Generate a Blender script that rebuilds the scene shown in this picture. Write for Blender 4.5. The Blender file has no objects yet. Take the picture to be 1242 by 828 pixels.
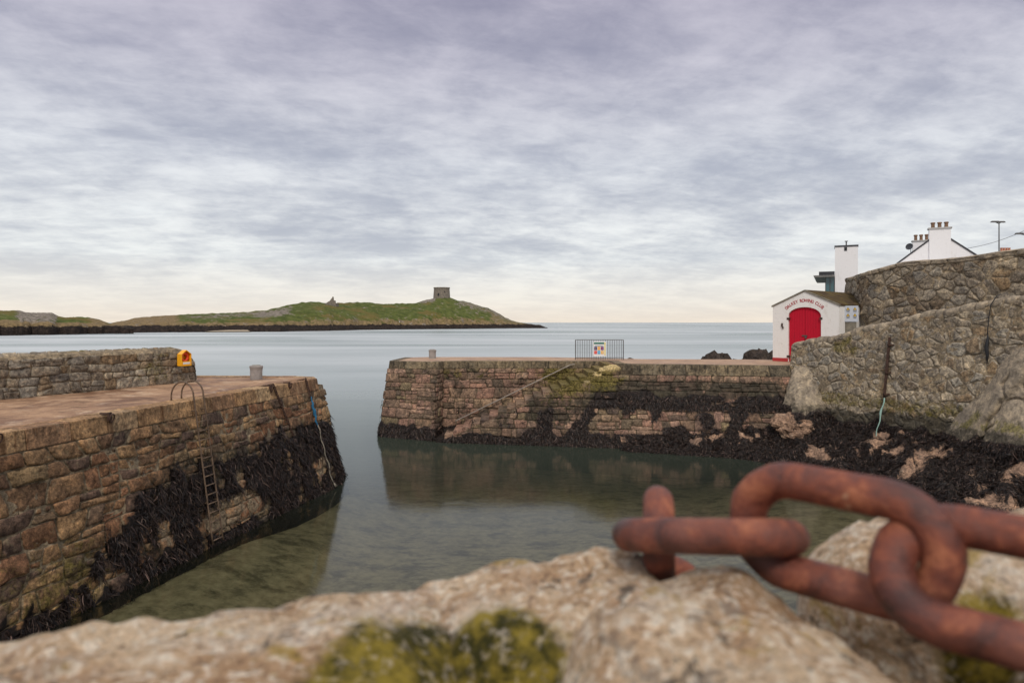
import bpy, bmesh, math, random
import numpy as np
from mathutils import Vector, Matrix, noise

random.seed(7)
rng = np.random.default_rng(11)
SC = bpy.context.scene
COL = SC.collection

# ------------------------------------------------------------------ camera
CAM_Z = 6.5
cam_d = bpy.data.cameras.new('camera')
cam_d.lens = 24.0
cam_d.sensor_width = 36.0
cam_d.shift_y = -23.0 / 1242.0
cam_d.clip_start = 0.05
cam_d.clip_end = 60000
cam_d.dof.use_dof = True
cam_d.dof.focus_distance = 32.0
cam_d.dof.aperture_fstop = 3.6
cam = bpy.data.objects.new('camera', cam_d)
cam.location = (0, 0, CAM_Z)
cam.rotation_euler = (math.radians(90), 0, 0)
COL.objects.link(cam)
SC.camera = cam

# ------------------------------------------------------------------ light
SUN_EL, SUN_AZ = 46.0, 180.0          # degrees; azimuth clockwise from +Y (behind the camera)
sun_d = bpy.data.lights.new('sun', 'SUN')
sun_d.energy = 1.5
sun_d.angle = math.radians(12)
sun_d.color = (1.0, 0.93, 0.84)
sun = bpy.data.objects.new('sun', sun_d)
a, e = math.radians(SUN_AZ), math.radians(SUN_EL)
to_sun = Vector((math.sin(a) * math.cos(e), math.cos(a) * math.cos(e), math.sin(e)))
sun.rotation_euler = to_sun.to_track_quat('Z', 'Y').to_euler()
sun.location = (0, -10, 30)
COL.objects.link(sun)

SC.view_settings.view_transform = 'Standard'
SC.view_settings.look = 'None'
SC.view_settings.exposure = 0.28
SC.view_settings.gamma = 1.0
SC.view_settings.use_curve_mapping = False
SC.cycles.use_denoising = True
SC.cycles.max_bounces = 8
SC.cycles.transparent_max_bounces = 8
SC.cycles.sample_clamp_indirect = 6.0


# ------------------------------------------------------------------ node helpers
class NT:
    def __init__(s, tree):
        s.t = tree

    def n(s, typ, props=None, **ins):
        nd = s.t.nodes.new(typ)
        for k, v in (props or {}).items():
            setattr(nd, k, v)
        for k, v in ins.items():
            key = int(k[1:]) if k[0] == 'i' and k[1:].isdigit() else k.replace('_', ' ')
            sock = nd.inputs[key]
            if isinstance(v, bpy.types.NodeSocket):
                s.t.links.new(v, sock)
            else:
                sock.default_value = v
        return nd

    def math(s, op, a, b=0.0, c=0.0, clamp=False):
        return s.n('ShaderNodeMath', {'operation': op, 'use_clamp': clamp}, i0=a, i1=b, i2=c).outputs[0]

    def mix(s, f, a, b, blend='MIX'):
        nd = s.n('ShaderNodeMix', {'data_type': 'RGBA', 'blend_type': blend})
        for i, v in ((0, f), (6, a), (7, b)):
            if isinstance(v, bpy.types.NodeSocket):
                s.t.links.new(v, nd.inputs[i])
            else:
                nd.inputs[i].default_value = v if i == 0 else (*v, 1.0)[:4]
        return nd.outputs[2]

    def noise(s, vec, scale, detail=5.0, rough=0.55, dist=0.0):
        return s.n('ShaderNodeTexNoise', None, Vector=vec, Scale=scale, Detail=detail, Roughness=rough, Distortion=dist).outputs[0]

    def ramp(s, fac, stops, interp='LINEAR'):
        nd = s.n('ShaderNodeValToRGB', None, Fac=fac)
        cr = nd.color_ramp
        cr.interpolation = interp
        while len(cr.elements) < len(stops):
            cr.elements.new(0.5)
        for el, (p, c) in zip(cr.elements, stops):
            el.position = p
            el.color = (*c, 1.0) if len(c) == 3 else c
        return nd.outputs[0]

    def fr(s, v, a, b, c=0.0, d=1.0):
        return s.n('ShaderNodeMapRange', {'clamp': True, 'interpolation_type': 'SMOOTHSTEP'}, i0=v, i1=a, i2=b, i3=c, i4=d).outputs[0]

    def scale(s, vec, sc):
        return s.n('ShaderNodeMapping', None, Vector=vec, Scale=sc).outputs[0]

    def bump(s, h, strength, dist=0.05, normal=None):
        nd = s.n('ShaderNodeBump', None, Height=h, Strength=strength, Distance=dist)
        if normal is not None:
            s.t.links.new(normal, nd.inputs['Normal'])
        return nd.outputs[0]


def newmat(name):
    m = bpy.data.materials.new(name)
    m.use_nodes = True
    t = m.node_tree
    t.nodes.clear()
    n = NT(t)
    out = n.n('ShaderNodeOutputMaterial')
    return m, n, out


def finish(n, out, col, rough=0.8, normal=None, spec=0.3, metal=0.0):
    p = n.n('ShaderNodeBsdfPrincipled')
    for k, v in (('Base Color', col), ('Roughness', rough), ('Specular IOR Level', spec), ('Metallic', metal)):
        if isinstance(v, bpy.types.NodeSocket):
            n.t.links.new(v, p.inputs[k])
        else:
            p.inputs[k].default_value = (*v, 1.0) if k == 'Base Color' else v
    if normal is not None:
        n.t.links.new(normal, p.inputs['Normal'])
    n.t.links.new(p.outputs[0], out.inputs[0])
    return p


# ------------------------------------------------------------------ world: overcast sky over a Nishita sky
W = bpy.data.worlds.new('World')
SC.world = W
W.use_nodes = True
wt = W.node_tree
wt.nodes.clear()
w = NT(wt)
wout = w.n('ShaderNodeOutputWorld')
sky = w.n('ShaderNodeTexSky', {'sky_type': 'NISHITA', 'sun_disc': False, 'sun_elevation': math.radians(SUN_EL), 'sun_rotation': math.radians(SUN_AZ)})
tc = w.n('ShaderNodeTexCoord')
sep = w.n('ShaderNodeSeparateXYZ', None, Vector=tc.outputs['Generated'])
zz = w.math('MAXIMUM', sep.outputs[2], 0.0)
den = w.math('ADD', zz, 0.17)
cx = w.math('DIVIDE', sep.outputs[0], den)
cy = w.math('DIVIDE', sep.outputs[1], den)
pv = w.n('ShaderNodeCombineXYZ', None, i0=cx, i1=cy, i2=0.0).outputs[0]
rot = w.n('ShaderNodeMapping', None, Vector=pv, Location=(3.1, 0.6, 0.0), Rotation=(0, 0, math.radians(-10)), Scale=(1.15, 1.0, 1.0)).outputs[0]
n1 = w.noise(rot, 0.85, 10.0, 0.60, 0.15)
n2 = w.noise(rot, 3.0, 10.0, 0.62, 0.35)
n3 = w.noise(w.scale(rot, (0.6, 1.5, 1.0)), 1.9, 10.0, 0.62, 0.25)
n4 = w.noise(w.scale(rot, (0.75, 1.3, 1.0)), 8.0, 8.0, 0.62, 0.3)
cl = w.math('ADD', w.math('ADD', w.math('MULTIPLY', n1, 0.40), w.math('MULTIPLY', n4, 0.16)), w.math('ADD', w.math('MULTIPLY', n2, 0.22), w.math('MULTIPLY', n3, 0.22)))
clf = w.fr(cl, 0.39, 0.62)
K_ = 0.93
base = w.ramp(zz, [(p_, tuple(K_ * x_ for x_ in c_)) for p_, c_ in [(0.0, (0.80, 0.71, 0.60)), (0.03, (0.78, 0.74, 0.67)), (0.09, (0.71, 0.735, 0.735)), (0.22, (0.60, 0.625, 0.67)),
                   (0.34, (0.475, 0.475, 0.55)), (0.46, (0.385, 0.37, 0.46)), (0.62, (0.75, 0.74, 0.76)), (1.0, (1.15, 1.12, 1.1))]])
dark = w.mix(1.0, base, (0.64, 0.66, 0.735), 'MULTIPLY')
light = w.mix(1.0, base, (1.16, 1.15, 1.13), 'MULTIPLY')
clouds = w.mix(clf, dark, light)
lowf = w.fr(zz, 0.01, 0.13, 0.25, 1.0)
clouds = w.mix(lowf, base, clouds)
thin = w.fr(n1, 0.60, 0.75, 0.0, 0.10)
skyc = w.mix(1.0, sky.outputs[0], (0.10, 0.10, 0.10), 'MULTIPLY')
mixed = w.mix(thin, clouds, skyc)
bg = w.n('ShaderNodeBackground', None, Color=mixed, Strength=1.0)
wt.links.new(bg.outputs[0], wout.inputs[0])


# ------------------------------------------------------------------ scene helpers
WL = {}          # object name -> world location of its origin


def PX(px, py, d):
    return Vector(((px - 621.0) / 828.0 * d, d, CAM_Z - (py - 391.0) / 828.0 * d))


def tag(o, label=None, cat=None, group=None, kind=None):
    if label: o['label'] = label
    if cat: o['category'] = cat
    if group: o['group'] = group
    if kind: o['kind'] = kind
    return o


def thing(name, label, cat, loc=(0, 0, 0), group=None):
    o = bpy.data.objects.new(name, None)
    COL.objects.link(o)
    o.location = loc
    o.empty_display_size = 0.3
    WL[o.name] = Vector(loc)
    return tag(o, label, cat, group)


def nz(p, s=1.0, seed=0.0):
    return noise.noise(Vector((p[0] * s + seed, p[1] * s - seed * 0.7, p[2] * s + seed * 0.3)))


def fbm(p, s=1.0, seed=0.0, octv=4):
    return noise.fractal(Vector((p[0] * s + seed, p[1] * s - seed * 0.7, p[2] * s + seed * 0.3)), 0.9, 2.1, octv)


def sst(a, b, x):
    t = min(1.0, max(0.0, (x - a) / (b - a)))
    return t * t * (3 - 2 * t)


class MB:
    """collects shapes into one mesh"""
    def __init__(s):
        s.v, s.f, s.m, s.mi = [], [], [], []

    def add(s, vs, fs, mask=None, mi=0):
        o = len(s.v)
        s.v.extend([tuple(x) for x in vs])
        s.f.extend([tuple(i + o for i in f) for f in fs])
        s.m.extend(mask if mask else [(0, 0, 0, 0)] * len(vs))
        s.mi.extend([mi] * len(fs))
        return s

    def box(s, c, size, M=None, mi=0):
        hx, hy, hz = size[0] / 2, size[1] / 2, size[2] / 2
        vs = [Vector((x, y, z)) for z in (-hz, hz) for y in (-hy, hy) for x in (-hx, hx)]
        if M is not None: vs = [M @ v for v in vs]
        vs = [v + Vector(c) for v in vs]
        return s.add(vs, [(0, 2, 3, 1), (4, 5, 7, 6), (0, 1, 5, 4), (2, 6, 7, 3), (0, 4, 6, 2), (1, 3, 7, 5)], mi=mi)

    def hexa(s, b, t, mi=0):
        n = len(b)
        vs = list(b) + list(t)
        fs = [tuple(reversed(range(n))), tuple(range(n, 2 * n))]
        fs += [(i, (i + 1) % n, n + (i + 1) % n, n + i) for i in range(n)]
        return s.add(vs, fs, mi=mi)

    def tube(s, pts, r, n=8, cap=True, mi=0, closed=False):
        pts = [Vector(p) for p in pts]
        rs = r if isinstance(r, (list, tuple)) else [r] * len(pts)
        vs, fs = [], []
        up = Vector((0, 0, 1))
        N = len(pts)
        prev = None
        for i, p in enumerate(pts):
            if closed: t = pts[(i + 1) % N] - pts[i - 1]
            else: t = pts[min(i + 1, N - 1)] - pts[max(i - 1, 0)]
            t.normalize()
            if prev is None:
                u = t.cross(up)
                if u.length < 0.05: u = t.cross(Vector((1, 0, 0)))
                u.normalize()
            else:
                u = prev - t * prev.dot(t)
                u.normalize()
            prev = u
            w_ = t.cross(u)
            for k in range(n):
                a_ = 2 * math.pi * k / n
                vs.append(p + (u * math.cos(a_) + w_ * math.sin(a_)) * rs[i])
        for i in range(N if closed else N - 1):
            j = (i + 1) % N
            for k in range(n):
                fs.append((i * n + k, i * n + (k + 1) % n, j * n + (k + 1) % n, j * n + k))
        if cap and not closed:
            fs.append(tuple(reversed(range(n))))
            fs.append(tuple(range((N - 1) * n, N * n)))
        return s.add(vs, fs, mi=mi)

    def lathe(s, c, prof, n=20, mi=0):
        vs, fs = [], []
        for r, z in prof:
            for k in range(n):
                a_ = 2 * math.pi * k / n
                vs.append((c[0] + r * math.cos(a_), c[1] + r * math.sin(a_), c[2] + z))
        for i in range(len(prof) - 1):
            for k in range(n):
                fs.append((i * n + k, i * n + (k + 1) % n, (i + 1) * n + (k + 1) % n, (i + 1) * n + k))
        fs.append(tuple(range((len(prof) - 1) * n, len(prof) * n)))
        fs.append(tuple(reversed(range(n))))
        return s.add(vs, fs, mi=mi)

    def build(s, name, mat, parent=None, smooth=False, bevel=0.0, segs=2, label=None):
        me = bpy.data.meshes.new(name)
        wl = WL[parent.name] if parent else Vector((0, 0, 0))
        V = np.array(s.v, dtype=np.float64).reshape(-1, 3)
        if parent: org = wl
        else: org = Vector(((V[:, 0].min() + V[:, 0].max()) / 2, (V[:, 1].min() + V[:, 1].max()) / 2, V[:, 2].min()))
        V = V - np.array(org)
        me.from_pydata(V.tolist(), [], s.f)
        mats = mat if isinstance(mat, (list, tuple)) else [mat]
        for m_ in mats: me.materials.append(m_)
        if len(mats) > 1: me.polygons.foreach_set('material_index', s.mi)
        if any(x != (0, 0, 0, 0) for x in s.m):
            at = me.attributes.new('mask', 'FLOAT_COLOR', 'POINT')
            at.data.foreach_set('color', np.array(s.m, dtype=np.float32).ravel())
        if bevel > 0:
            bm = bmesh.new()
            bm.from_mesh(me)
            bmesh.ops.recalc_face_normals(bm, faces=bm.faces)
            bmesh.ops.bevel(bm, geom=[e_ for e_ in bm.edges if len(e_.link_faces) == 2 and e_.calc_face_angle(0) > 0.5], offset=bevel, segments=segs, profile=0.6, affect='EDGES', clamp_overlap=True)
            bm.to_mesh(me)
            bm.free()
        if smooth: me.polygons.foreach_set('use_smooth', [True] * len(me.polygons))
        me.update()
        o = bpy.data.objects.new(name, me)
        COL.objects.link(o)
        if parent:
            o.parent = parent
            WL[o.name] = wl
        else:
            o.location = org
            WL[o.name] = org
        if label: o['label'] = label
        return o


def dup(root, delta, label, parent=None):
    c = root.copy()
    COL.objects.link(c)
    if parent is None:
        c.location = root.location + Vector(delta)
        c['label'] = label
    else:
        c.parent = parent
    for ch in root.children:
        dup(ch, delta, None, c)
    return c


# ------------------------------------------------------------------ materials
def simple(name, col, rough=0.7, var=0.25, scale=4.0, bump=0.15, spec=0.3, metal=0.0, bscale=30.0):
    m, n, out = newmat(name)
    g = n.n('ShaderNodeNewGeometry')
    pos = g.outputs['Position']
    f = n.noise(pos, scale, 6.0, 0.6)
    c = n.mix(1.0, col, n.ramp(f, [(0.25, (1 - var,) * 3), (0.75, (1 + var,) * 3)]), 'MULTIPLY')
    b = n.bump(n.noise(pos, bscale, 4.0), bump, 0.02)
    finish(n, out, c, rough, b, spec, metal)
    return m


def stone_mat(name, cols, weedcol=(0.010, 0.008, 0.007), mosscol=(0.13, 0.105, 0.025), staincol=(0.020, 0.018, 0.013), speck=0.9, bstr=0.8, lichen=(0.30, 0.27, 0.20), lich_amt=0.5, tint=1.0, smear=None, streak=None, wide=0.0, streak_amt=0.85):
    m, n, out = newmat(name)
    g = n.n('ShaderNodeNewGeometry')
    pos = g.outputs['Position']
    rnd = g.outputs['Random Per Island']
    k = len(cols)
    base = n.ramp(rnd, [((i + 0.02) / k, tuple(c_ * tint for c_ in c)) for i, c in enumerate(cols)], 'LINEAR')
    big = n.noise(pos, 0.8, 6.0, 0.62)
    mid = n.noise(pos, 4.5, 10.0, 0.70, 0.3)
    mi2 = n.noise(pos, 12.0, 8.0, 0.70)
    fin = n.noise(pos, 38.0, 5.0, 0.7)
    c = n.mix(1.0, base, n.ramp(big, [(0.28, (0.58, 0.58, 0.60)), (0.72, (1.40, 1.34, 1.22))]), 'MULTIPLY')
    c = n.mix(1.0, c, n.ramp(mid, [(0.30, (0.38, 0.36, 0.35)), (0.5, (0.95, 0.95, 0.95)), (0.70, (1.75, 1.66, 1.52))]), 'MULTIPLY')
    c = n.mix(speck, c, n.ramp(mi2, [(0.32, (0.35, 0.33, 0.32)), (0.5, (1, 1, 1)), (0.68, (1.75, 1.68, 1.55))]), 'MULTIPLY')
    c = n.mix(speck * 0.5, c, n.ramp(fin, [(0.34, (0.35, 0.33, 0.32)), (0.5, (1, 1, 1)), (0.66, (1.7, 1.65, 1.55))]), 'MULTIPLY')
    lf = n.fr(n.noise(pos, 2.6, 10.0, 0.75, 0.4), 0.55, 0.66, 0.0, lich_amt)
    c = n.mix(lf, c, n.mix(mi2, tuple(0.5 * x for x in lichen), tuple(1.4 * x for x in lichen)))
    at = n.n('ShaderNodeAttribute', {'attribute_name': 'mask'})
    sp = n.n('ShaderNodeSeparateColor', None, Color=at.outputs['Color'])
    nn = n.noise(pos, 5.0, 9.0, 0.72)
    if smear:
        sm = n.fr(n.math('ADD', at.outputs['Alpha'], n.math('MULTIPLY', n.math('SUBTRACT', n.noise(pos, 3.1, 9.0, 0.74, 0.3), 0.5), 2.4)), 0.70 - wide, 0.95 - wide, 0.0, 0.9)
        c = n.mix(sm, c, n.mix(n.fr(mi2, 0.35, 0.65), tuple(0.45 * x for x in smear), tuple(1.25 * x for x in smear)))
    if streak:
        sk = n.noise(n.scale(pos, (2.6, 2.6, 0.28)), 1.6, 7.0, 0.66, 0.2)
        c = n.mix(n.fr(sk, 0.54, 0.64, 0, streak_amt), c, streak)
        c = n.mix(n.fr(sk, 0.44, 0.34, 0, 0.6), c, tuple(1.1 * x for x in cols[0]))
    def edge(ch):
        return n.fr(n.math('ADD', ch, n.math('MULTIPLY', n.math('SUBTRACT', nn, 0.5), 1.3)), 0.28, 0.66)
    st = n.math('MULTIPLY', edge(sp.outputs[2]), 0.84)
    c = n.mix(st, c, n.mix(n.fr(mid, 0.35, 0.68), staincol, tuple(3.4 * x for x in staincol)))
    ms = n.math('MULTIPLY', edge(sp.outputs[1]), 0.78)
    c = n.mix(ms, c, n.mix(n.fr(mi2, 0.32, 0.68), tuple(0.22 * x for x in mosscol), tuple(1.9 * x for x in mosscol)))
    we = edge(sp.outputs[0])
    c = n.mix(we, c, n.mix(n.fr(mi2, 0.4, 0.75), weedcol, (0.055, 0.036, 0.030)))
    h = n.math('ADD', n.math('MULTIPLY', mid, 1.0), n.math('ADD', n.math('MULTIPLY', mi2, 0.5), n.math('MULTIPLY', fin, 0.2)))
    b = n.bump(h, bstr, 0.10)
    rough = n.math('SUBTRACT', 0.92, n.math('MULTIPLY', we, 0.3))
    finish(n, out, c, rough, b, 0.2)
    return m


BROWN = [(0.27, 0.165, 0.095), (0.17, 0.090, 0.055), (0.32, 0.21, 0.12), (0.15, 0.092, 0.063), (0.36, 0.235, 0.13), (0.22, 0.115, 0.072), (0.28, 0.20, 0.115), (0.12, 0.082, 0.066)]
PINK0 = [(0.24, 0.165, 0.13), (0.20, 0.125, 0.10), (0.27, 0.20, 0.15), (0.165, 0.125, 0.10), (0.30, 0.20, 0.16), (0.22, 0.17, 0.115), (0.15, 0.11, 0.095), (0.26, 0.16, 0.125)]
PINK = [(0.29, 0.185, 0.145), (0.20, 0.14, 0.10), (0.34, 0.235, 0.18), (0.15, 0.115, 0.085), (0.36, 0.235, 0.19), (0.25, 0.20, 0.125), (0.13, 0.10, 0.085), (0.30, 0.185, 0.145)]
GREY = [(0.27, 0.235, 0.19), (0.21, 0.18, 0.145), (0.33, 0.295, 0.245), (0.17, 0.14, 0.11), (0.27, 0.195, 0.12), (0.30, 0.28, 0.245), (0.22, 0.20, 0.175), (0.36, 0.31, 0.24)]

M = {}
M['pier_brown'] = stone_mat('brown_pier_stone', BROWN, lichen=(0.30, 0.25, 0.15), smear=(0.30, 0.235, 0.155))
M['pier_pink'] = stone_mat('pink_pier_stone', PINK, lichen=(0.27, 0.225, 0.155), tint=0.82, smear=(0.20, 0.155, 0.105))
M['rubble_grey'] = stone_mat('grey_rubble_stone', GREY, lichen=(0.38, 0.345, 0.285), tint=0.95, smear=(0.31, 0.27, 0.21))
M['rubble_pointed'] = stone_mat('pale_pointed_rubble', [tuple(1.12 * x for x in c_) for c_ in GREY], lichen=(0.36, 0.32, 0.26), smear=(0.38, 0.325, 0.25), wide=0.25)
M['mortar'] = stone_mat('lime_mortar', [(0.33, 0.275, 0.20), (0.28, 0.23, 0.165)], speck=0.7, bstr=0.9, lich_amt=0.5)
M['mortar_dark'] = stone_mat('dark_joint_mortar', [(0.15, 0.115, 0.08), (0.10, 0.078, 0.055)], speck=0.7, bstr=0.9, lichen=(0.26, 0.22, 0.15), lich_amt=0.6)
M['coping_brown'] = stone_mat('brown_granite_coping', [(0.30, 0.20, 0.115), (0.25, 0.155, 0.085), (0.34, 0.245, 0.15), (0.21, 0.13, 0.08)], mosscol=(0.10, 0.03, 0.012), bstr=0.45, lich_amt=0.25, streak=(0.10, 0.042, 0.018), streak_amt=0.6, tint=1.18)
M['coping_grey'] = stone_mat('stained_concrete_coping', [(0.22, 0.18, 0.125), (0.17, 0.14, 0.10), (0.26, 0.21, 0.14), (0.14, 0.12, 0.09)], mosscol=(0.17, 0.12, 0.02), bstr=0.4, lich_amt=0.25, streak=(0.030, 0.026, 0.020), tint=0.75)
M['bedrock'] = stone_mat('grey_bedrock', [(0.25, 0.215, 0.17), (0.28, 0.24, 0.19)], mosscol=(0.14, 0.12, 0.035), bstr=0.4, speck=0.35, lichen=(0.30, 0.26, 0.20))
M['shore_rock'] = stone_mat('pink_shore_rock', [(0.27, 0.165, 0.125), (0.33, 0.215, 0.155), (0.24, 0.165, 0.125)], bstr=0.8, lichen=(0.42, 0.33, 0.24))
M['dark_rock'] = stone_mat('dark_sea_rock', [(0.05, 0.038, 0.032), (0.075, 0.055, 0.048), (0.04, 0.034, 0.03)], bstr=0.9, lichen=(0.13, 0.09, 0.075))

# decks
def deck_mat(name, c1, c2, c3):
    m, n, out = newmat(name)
    pos = n.n('ShaderNodeNewGeometry').outputs['Position']
    s1 = n.noise(n.scale(pos, (1.0, 0.8, 1)), 0.7, 9.0, 0.70, 0.5)
    s2 = n.noise(n.scale(pos, (0.7, 1.0, 1)), 1.5, 10.0, 0.74, 0.4)
    s3 = n.noise(pos, 25.0, 5.0, 0.7)
    c = n.mix(n.fr(s1, 0.36, 0.62), c1, c2)
    c = n.mix(n.fr(s2, 0.52, 0.70, 0, 0.8), c, c3)
    c = n.mix(n.fr(s2, 0.46, 0.32, 0, 0.8), c, tuple(0.35 * x for x in c1))
    c = n.mix(0.6, c, n.ramp(s3, [(0.3, (0.5, 0.5, 0.5)), (0.7, (1.5, 1.5, 1.5))]), 'MULTIPLY')
    finish(n, out, c, n.fr(s1, 0.35, 0.6, 0.55, 0.9), n.bump(n.math('ADD', s2, n.math('MULTIPLY', s3, 0.3)), 0.4, 0.05), 0.3)
    return m

M['deck'] = deck_mat('worn_pink_concrete', (0.16, 0.080, 0.042), (0.38, 0.235, 0.140), (0.56, 0.42, 0.29))
M['lit_stone'] = stone_mat('pale_yellow_stone', [(0.52, 0.43, 0.25), (0.46, 0.37, 0.2)], mosscol=(0.22, 0.19, 0.03), bstr=0.6, lichen=(0.5, 0.45, 0.3))  # stair-head stones: bright light on them painted in as pale yellow
M['deck_pale'] = deck_mat('pale_tan_concrete', (0.28, 0.17, 0.11), (0.42, 0.28, 0.185), (0.52, 0.39, 0.28))
M['road'] = deck_mat('worn_road_concrete', (0.16, 0.14, 0.12), (0.21, 0.18, 0.15), (0.25, 0.22, 0.18))
M['sand'] = deck_mat('shingle_sand', (0.30, 0.24, 0.17), (0.36, 0.29, 0.2), (0.4, 0.33, 0.24))

# seaweed
m, n, out = newmat('wet_seaweed')
g = n.n('ShaderNodeNewGeometry')
c = n.ramp(g.outputs['Random Per Island'], [(0.0, (0.005, 0.0035, 0.0035)), (0.36, (0.012, 0.008, 0.007)), (0.60, (0.022, 0.013, 0.009)), (0.82, (0.036, 0.020, 0.016)), (0.93, (0.07, 0.05, 0.035)), (1.0, (0.16, 0.10, 0.08))])  # palest fronds are wet highlights painted into the colour
finish(n, out, c, 0.48, None, 0.28)
M['weed'] = m

# metals, paint
m, n, out = newmat('heavy_rust')
pos = n.n('ShaderNodeTexCoord').outputs['Object']
f1, f2, f3 = n.noise(pos, 17.0, 9.0, 0.72, 0.4), n.noise(pos, 75.0, 6.0, 0.7), n.noise(pos, 6.0, 5.0, 0.6)
c = n.ramp(f1, [(0.30, (0.022, 0.010, 0.009)), (0.43, (0.085, 0.026, 0.018)), (0.54, (0.185, 0.050, 0.027)), (0.66, (0.36, 0.125, 0.06))])
c = n.mix(n.fr(f3, 0.52, 0.72, 0, 0.55), c, (0.16, 0.075, 0.062))
c = n.mix(n.fr(f2, 0.62, 0.74, 0, 0.5), c, (0.36, 0.16, 0.09))
c = n.mix(n.fr(n.noise(pos, 22.0, 2.0, 0.5), 0.70, 0.73, 0, 0.8), c, (0.45, 0.28, 0.17))
finish(n, out, c, n.fr(f1, 0.4, 0.6, 0.42, 0.7), n.bump(n.math('ADD', f1, n.math('MULTIPLY', f2, 0.5)), 0.6, 0.008), 0.45)
M['rust'] = m
M['rust_dark'] = simple('dark_rusty_iron', (0.060, 0.032, 0.022), 0.75, 0.6, 9.0, 0.4)
M['galv'] = simple('grey_painted_steel', (0.07, 0.065, 0.06), 0.5, 0.3, 6.0, 0.1, 0.5)
M['railsteel'] = simple('pale_weathered_rail', (0.28, 0.24, 0.20), 0.6, 0.3, 6.0, 0.1, 0.5)
M['ladder'] = simple('rust_stained_ladder_steel', (0.13, 0.085, 0.055), 0.6, 0.6, 7.0, 0.3, 0.4)
M['concrete'] = simple('pale_cast_concrete', (0.30, 0.27, 0.25), 0.85, 0.25, 5.0, 0.4)
M['conc_dark'] = simple('weathered_grey_concrete', (0.20, 0.18, 0.14), 0.9, 0.4, 4.0, 0.5)
M['yellow'] = simple('yellow_plastic', (0.85, 0.40, 0.015), 0.4, 0.1, 5.0, 0.03, 0.5)
M['orange'] = simple('orange_plastic', (0.75, 0.07, 0.015), 0.45, 0.15, 5.0, 0.03, 0.5)
M['white'] = simple('white_plastic', (0.78, 0.78, 0.76), 0.5, 0.06, 5.0, 0.02, 0.4)
M['slate'] = simple('dark_slate', (0.045, 0.045, 0.05), 0.7, 0.4, 3.0, 0.3)
M['terracotta'] = simple('sooty_terracotta', (0.20, 0.12, 0.075), 0.85, 0.5, 5.0, 0.3)
M['redclay'] = simple('red_clay', (0.42, 0.16, 0.09), 0.85, 0.3, 5.0, 0.3)
M['black'] = simple('black_rubber', (0.02, 0.02, 0.022), 0.6, 0.3, 5.0, 0.1)
M['trim'] = simple('grey_render_trim', (0.42, 0.41, 0.39), 0.8, 0.2, 3.0, 0.2)
M['blue'] = simple('blue_nylon', (0.025, 0.13, 0.24), 0.7, 0.4, 20.0, 0.4)
M['rope'] = simple('pale_hemp_rope', (0.24, 0.21, 0.165), 0.9, 0.4, 40.0, 0.6)
M['ropegreen'] = simple('faded_green_rope', (0.28, 0.42, 0.36), 0.9, 0.3, 40.0, 0.6)
M['seatweed'] = M['weed']

def render_mat(name, col, dirt, amt=0.55):
    m, n, out = newmat(name)
    pos = n.n('ShaderNodeNewGeometry').outputs['Position']
    f = n.noise(n.scale(pos, (2.5, 2.5, 0.7)), 1.3, 8.0, 0.68, 0.3)
    f2 = n.noise(pos, 7.0, 7.0, 0.7)
    c = n.mix(n.fr(f, 0.54, 0.74, 0, amt), col, dirt)
    c = n.mix(n.fr(f2, 0.60, 0.72, 0, amt * 0.8), c, tuple(0.55 * x for x in dirt))
    finish(n, out, c, 0.85, n.bump(f2, 0.35, 0.03), 0.2)
    return m

M['whitewash'] = render_mat('peeling_white_wash', (0.80, 0.78, 0.74), (0.50, 0.44, 0.36))
M['whitehouse'] = render_mat('white_house_render', (0.80, 0.79, 0.79), (0.58, 0.56, 0.53), 0.5)
M['red'] = render_mat('red_door_paint', (0.50, 0.010, 0.030), (0.36, 0.015, 0.03), 0.6)
M['redplinth'] = render_mat('faded_red_plinth_paint', (0.42, 0.045, 0.045), (0.30, 0.12, 0.10), 0.7)
M['redletter'] = render_mat('faded_red_letters', (0.42, 0.05, 0.06), (0.55, 0.25, 0.24), 0.6)
m, n, out = newmat('mossy_roof_slate')
pos = n.n('ShaderNodeNewGeometry').outputs['Position']
f = n.noise(pos, 1.8, 7.0, 0.65)
f2 = n.noise(pos, 16.0, 5.0, 0.7)
c = n.ramp(f, [(0.3, (0.050, 0.034, 0.022)), (0.5, (0.085, 0.058, 0.030)), (0.66, (0.125, 0.095, 0.032)), (0.8, (0.10, 0.070, 0.04))])
c = n.mix(0.7, c, n.ramp(f2, [(0.3, (0.4, 0.4, 0.4)), (0.7, (1.5, 1.5, 1.5))]), 'MULTIPLY')
finish(n, out, c, 0.95, n.bump(f2, 0.7, 0.05), 0.1)
M['mossroof'] = m
m, n, out = newmat('window_glass')
finish(n, out, (0.03, 0.10, 0.12), 0.05, None, 0.8)
M['glass'] = m

# water
m, n, out = newmat('sea_water')
pos = n.n('ShaderNodeNewGeometry').outputs['Position']
sp = n.n('ShaderNodeSeparateXYZ', None, Vector=pos)
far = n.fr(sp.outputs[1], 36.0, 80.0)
vfar = n.fr(sp.outputs[1], 40.0, 400.0)
wv = n.noise(n.scale(pos, (0.9, 2.4, 1)), 1.1, 4.0, 0.55)
wv2 = n.noise(n.scale(pos, (0.05, 0.16, 1)), 1.0, 4.0, 0.6, 0.4)
wv3 = n.noise(n.scale(pos, (0.004, 0.012, 1)), 1.0, 6.0, 0.6, 0.5)
hgt = n.math('ADD', n.math('MULTIPLY', wv, 0.5), n.math('MULTIPLY', wv2, 1.5))
nrm = n.bump(hgt, n.math('ADD', 0.05, n.math('MULTIPLY', far, 0.22)), 0.12)
rough = n.math('ADD', n.math('ADD', 0.085, n.math('MULTIPLY', n.fr(wv2, 0.4, 0.65), 0.03)), n.math('MULTIPLY', far, n.fr(wv3, 0.38, 0.62, 0.16, 0.34)))
fres = n.n('ShaderNodeFresnel', None, IOR=1.33, Normal=nrm).outputs[0]
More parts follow.
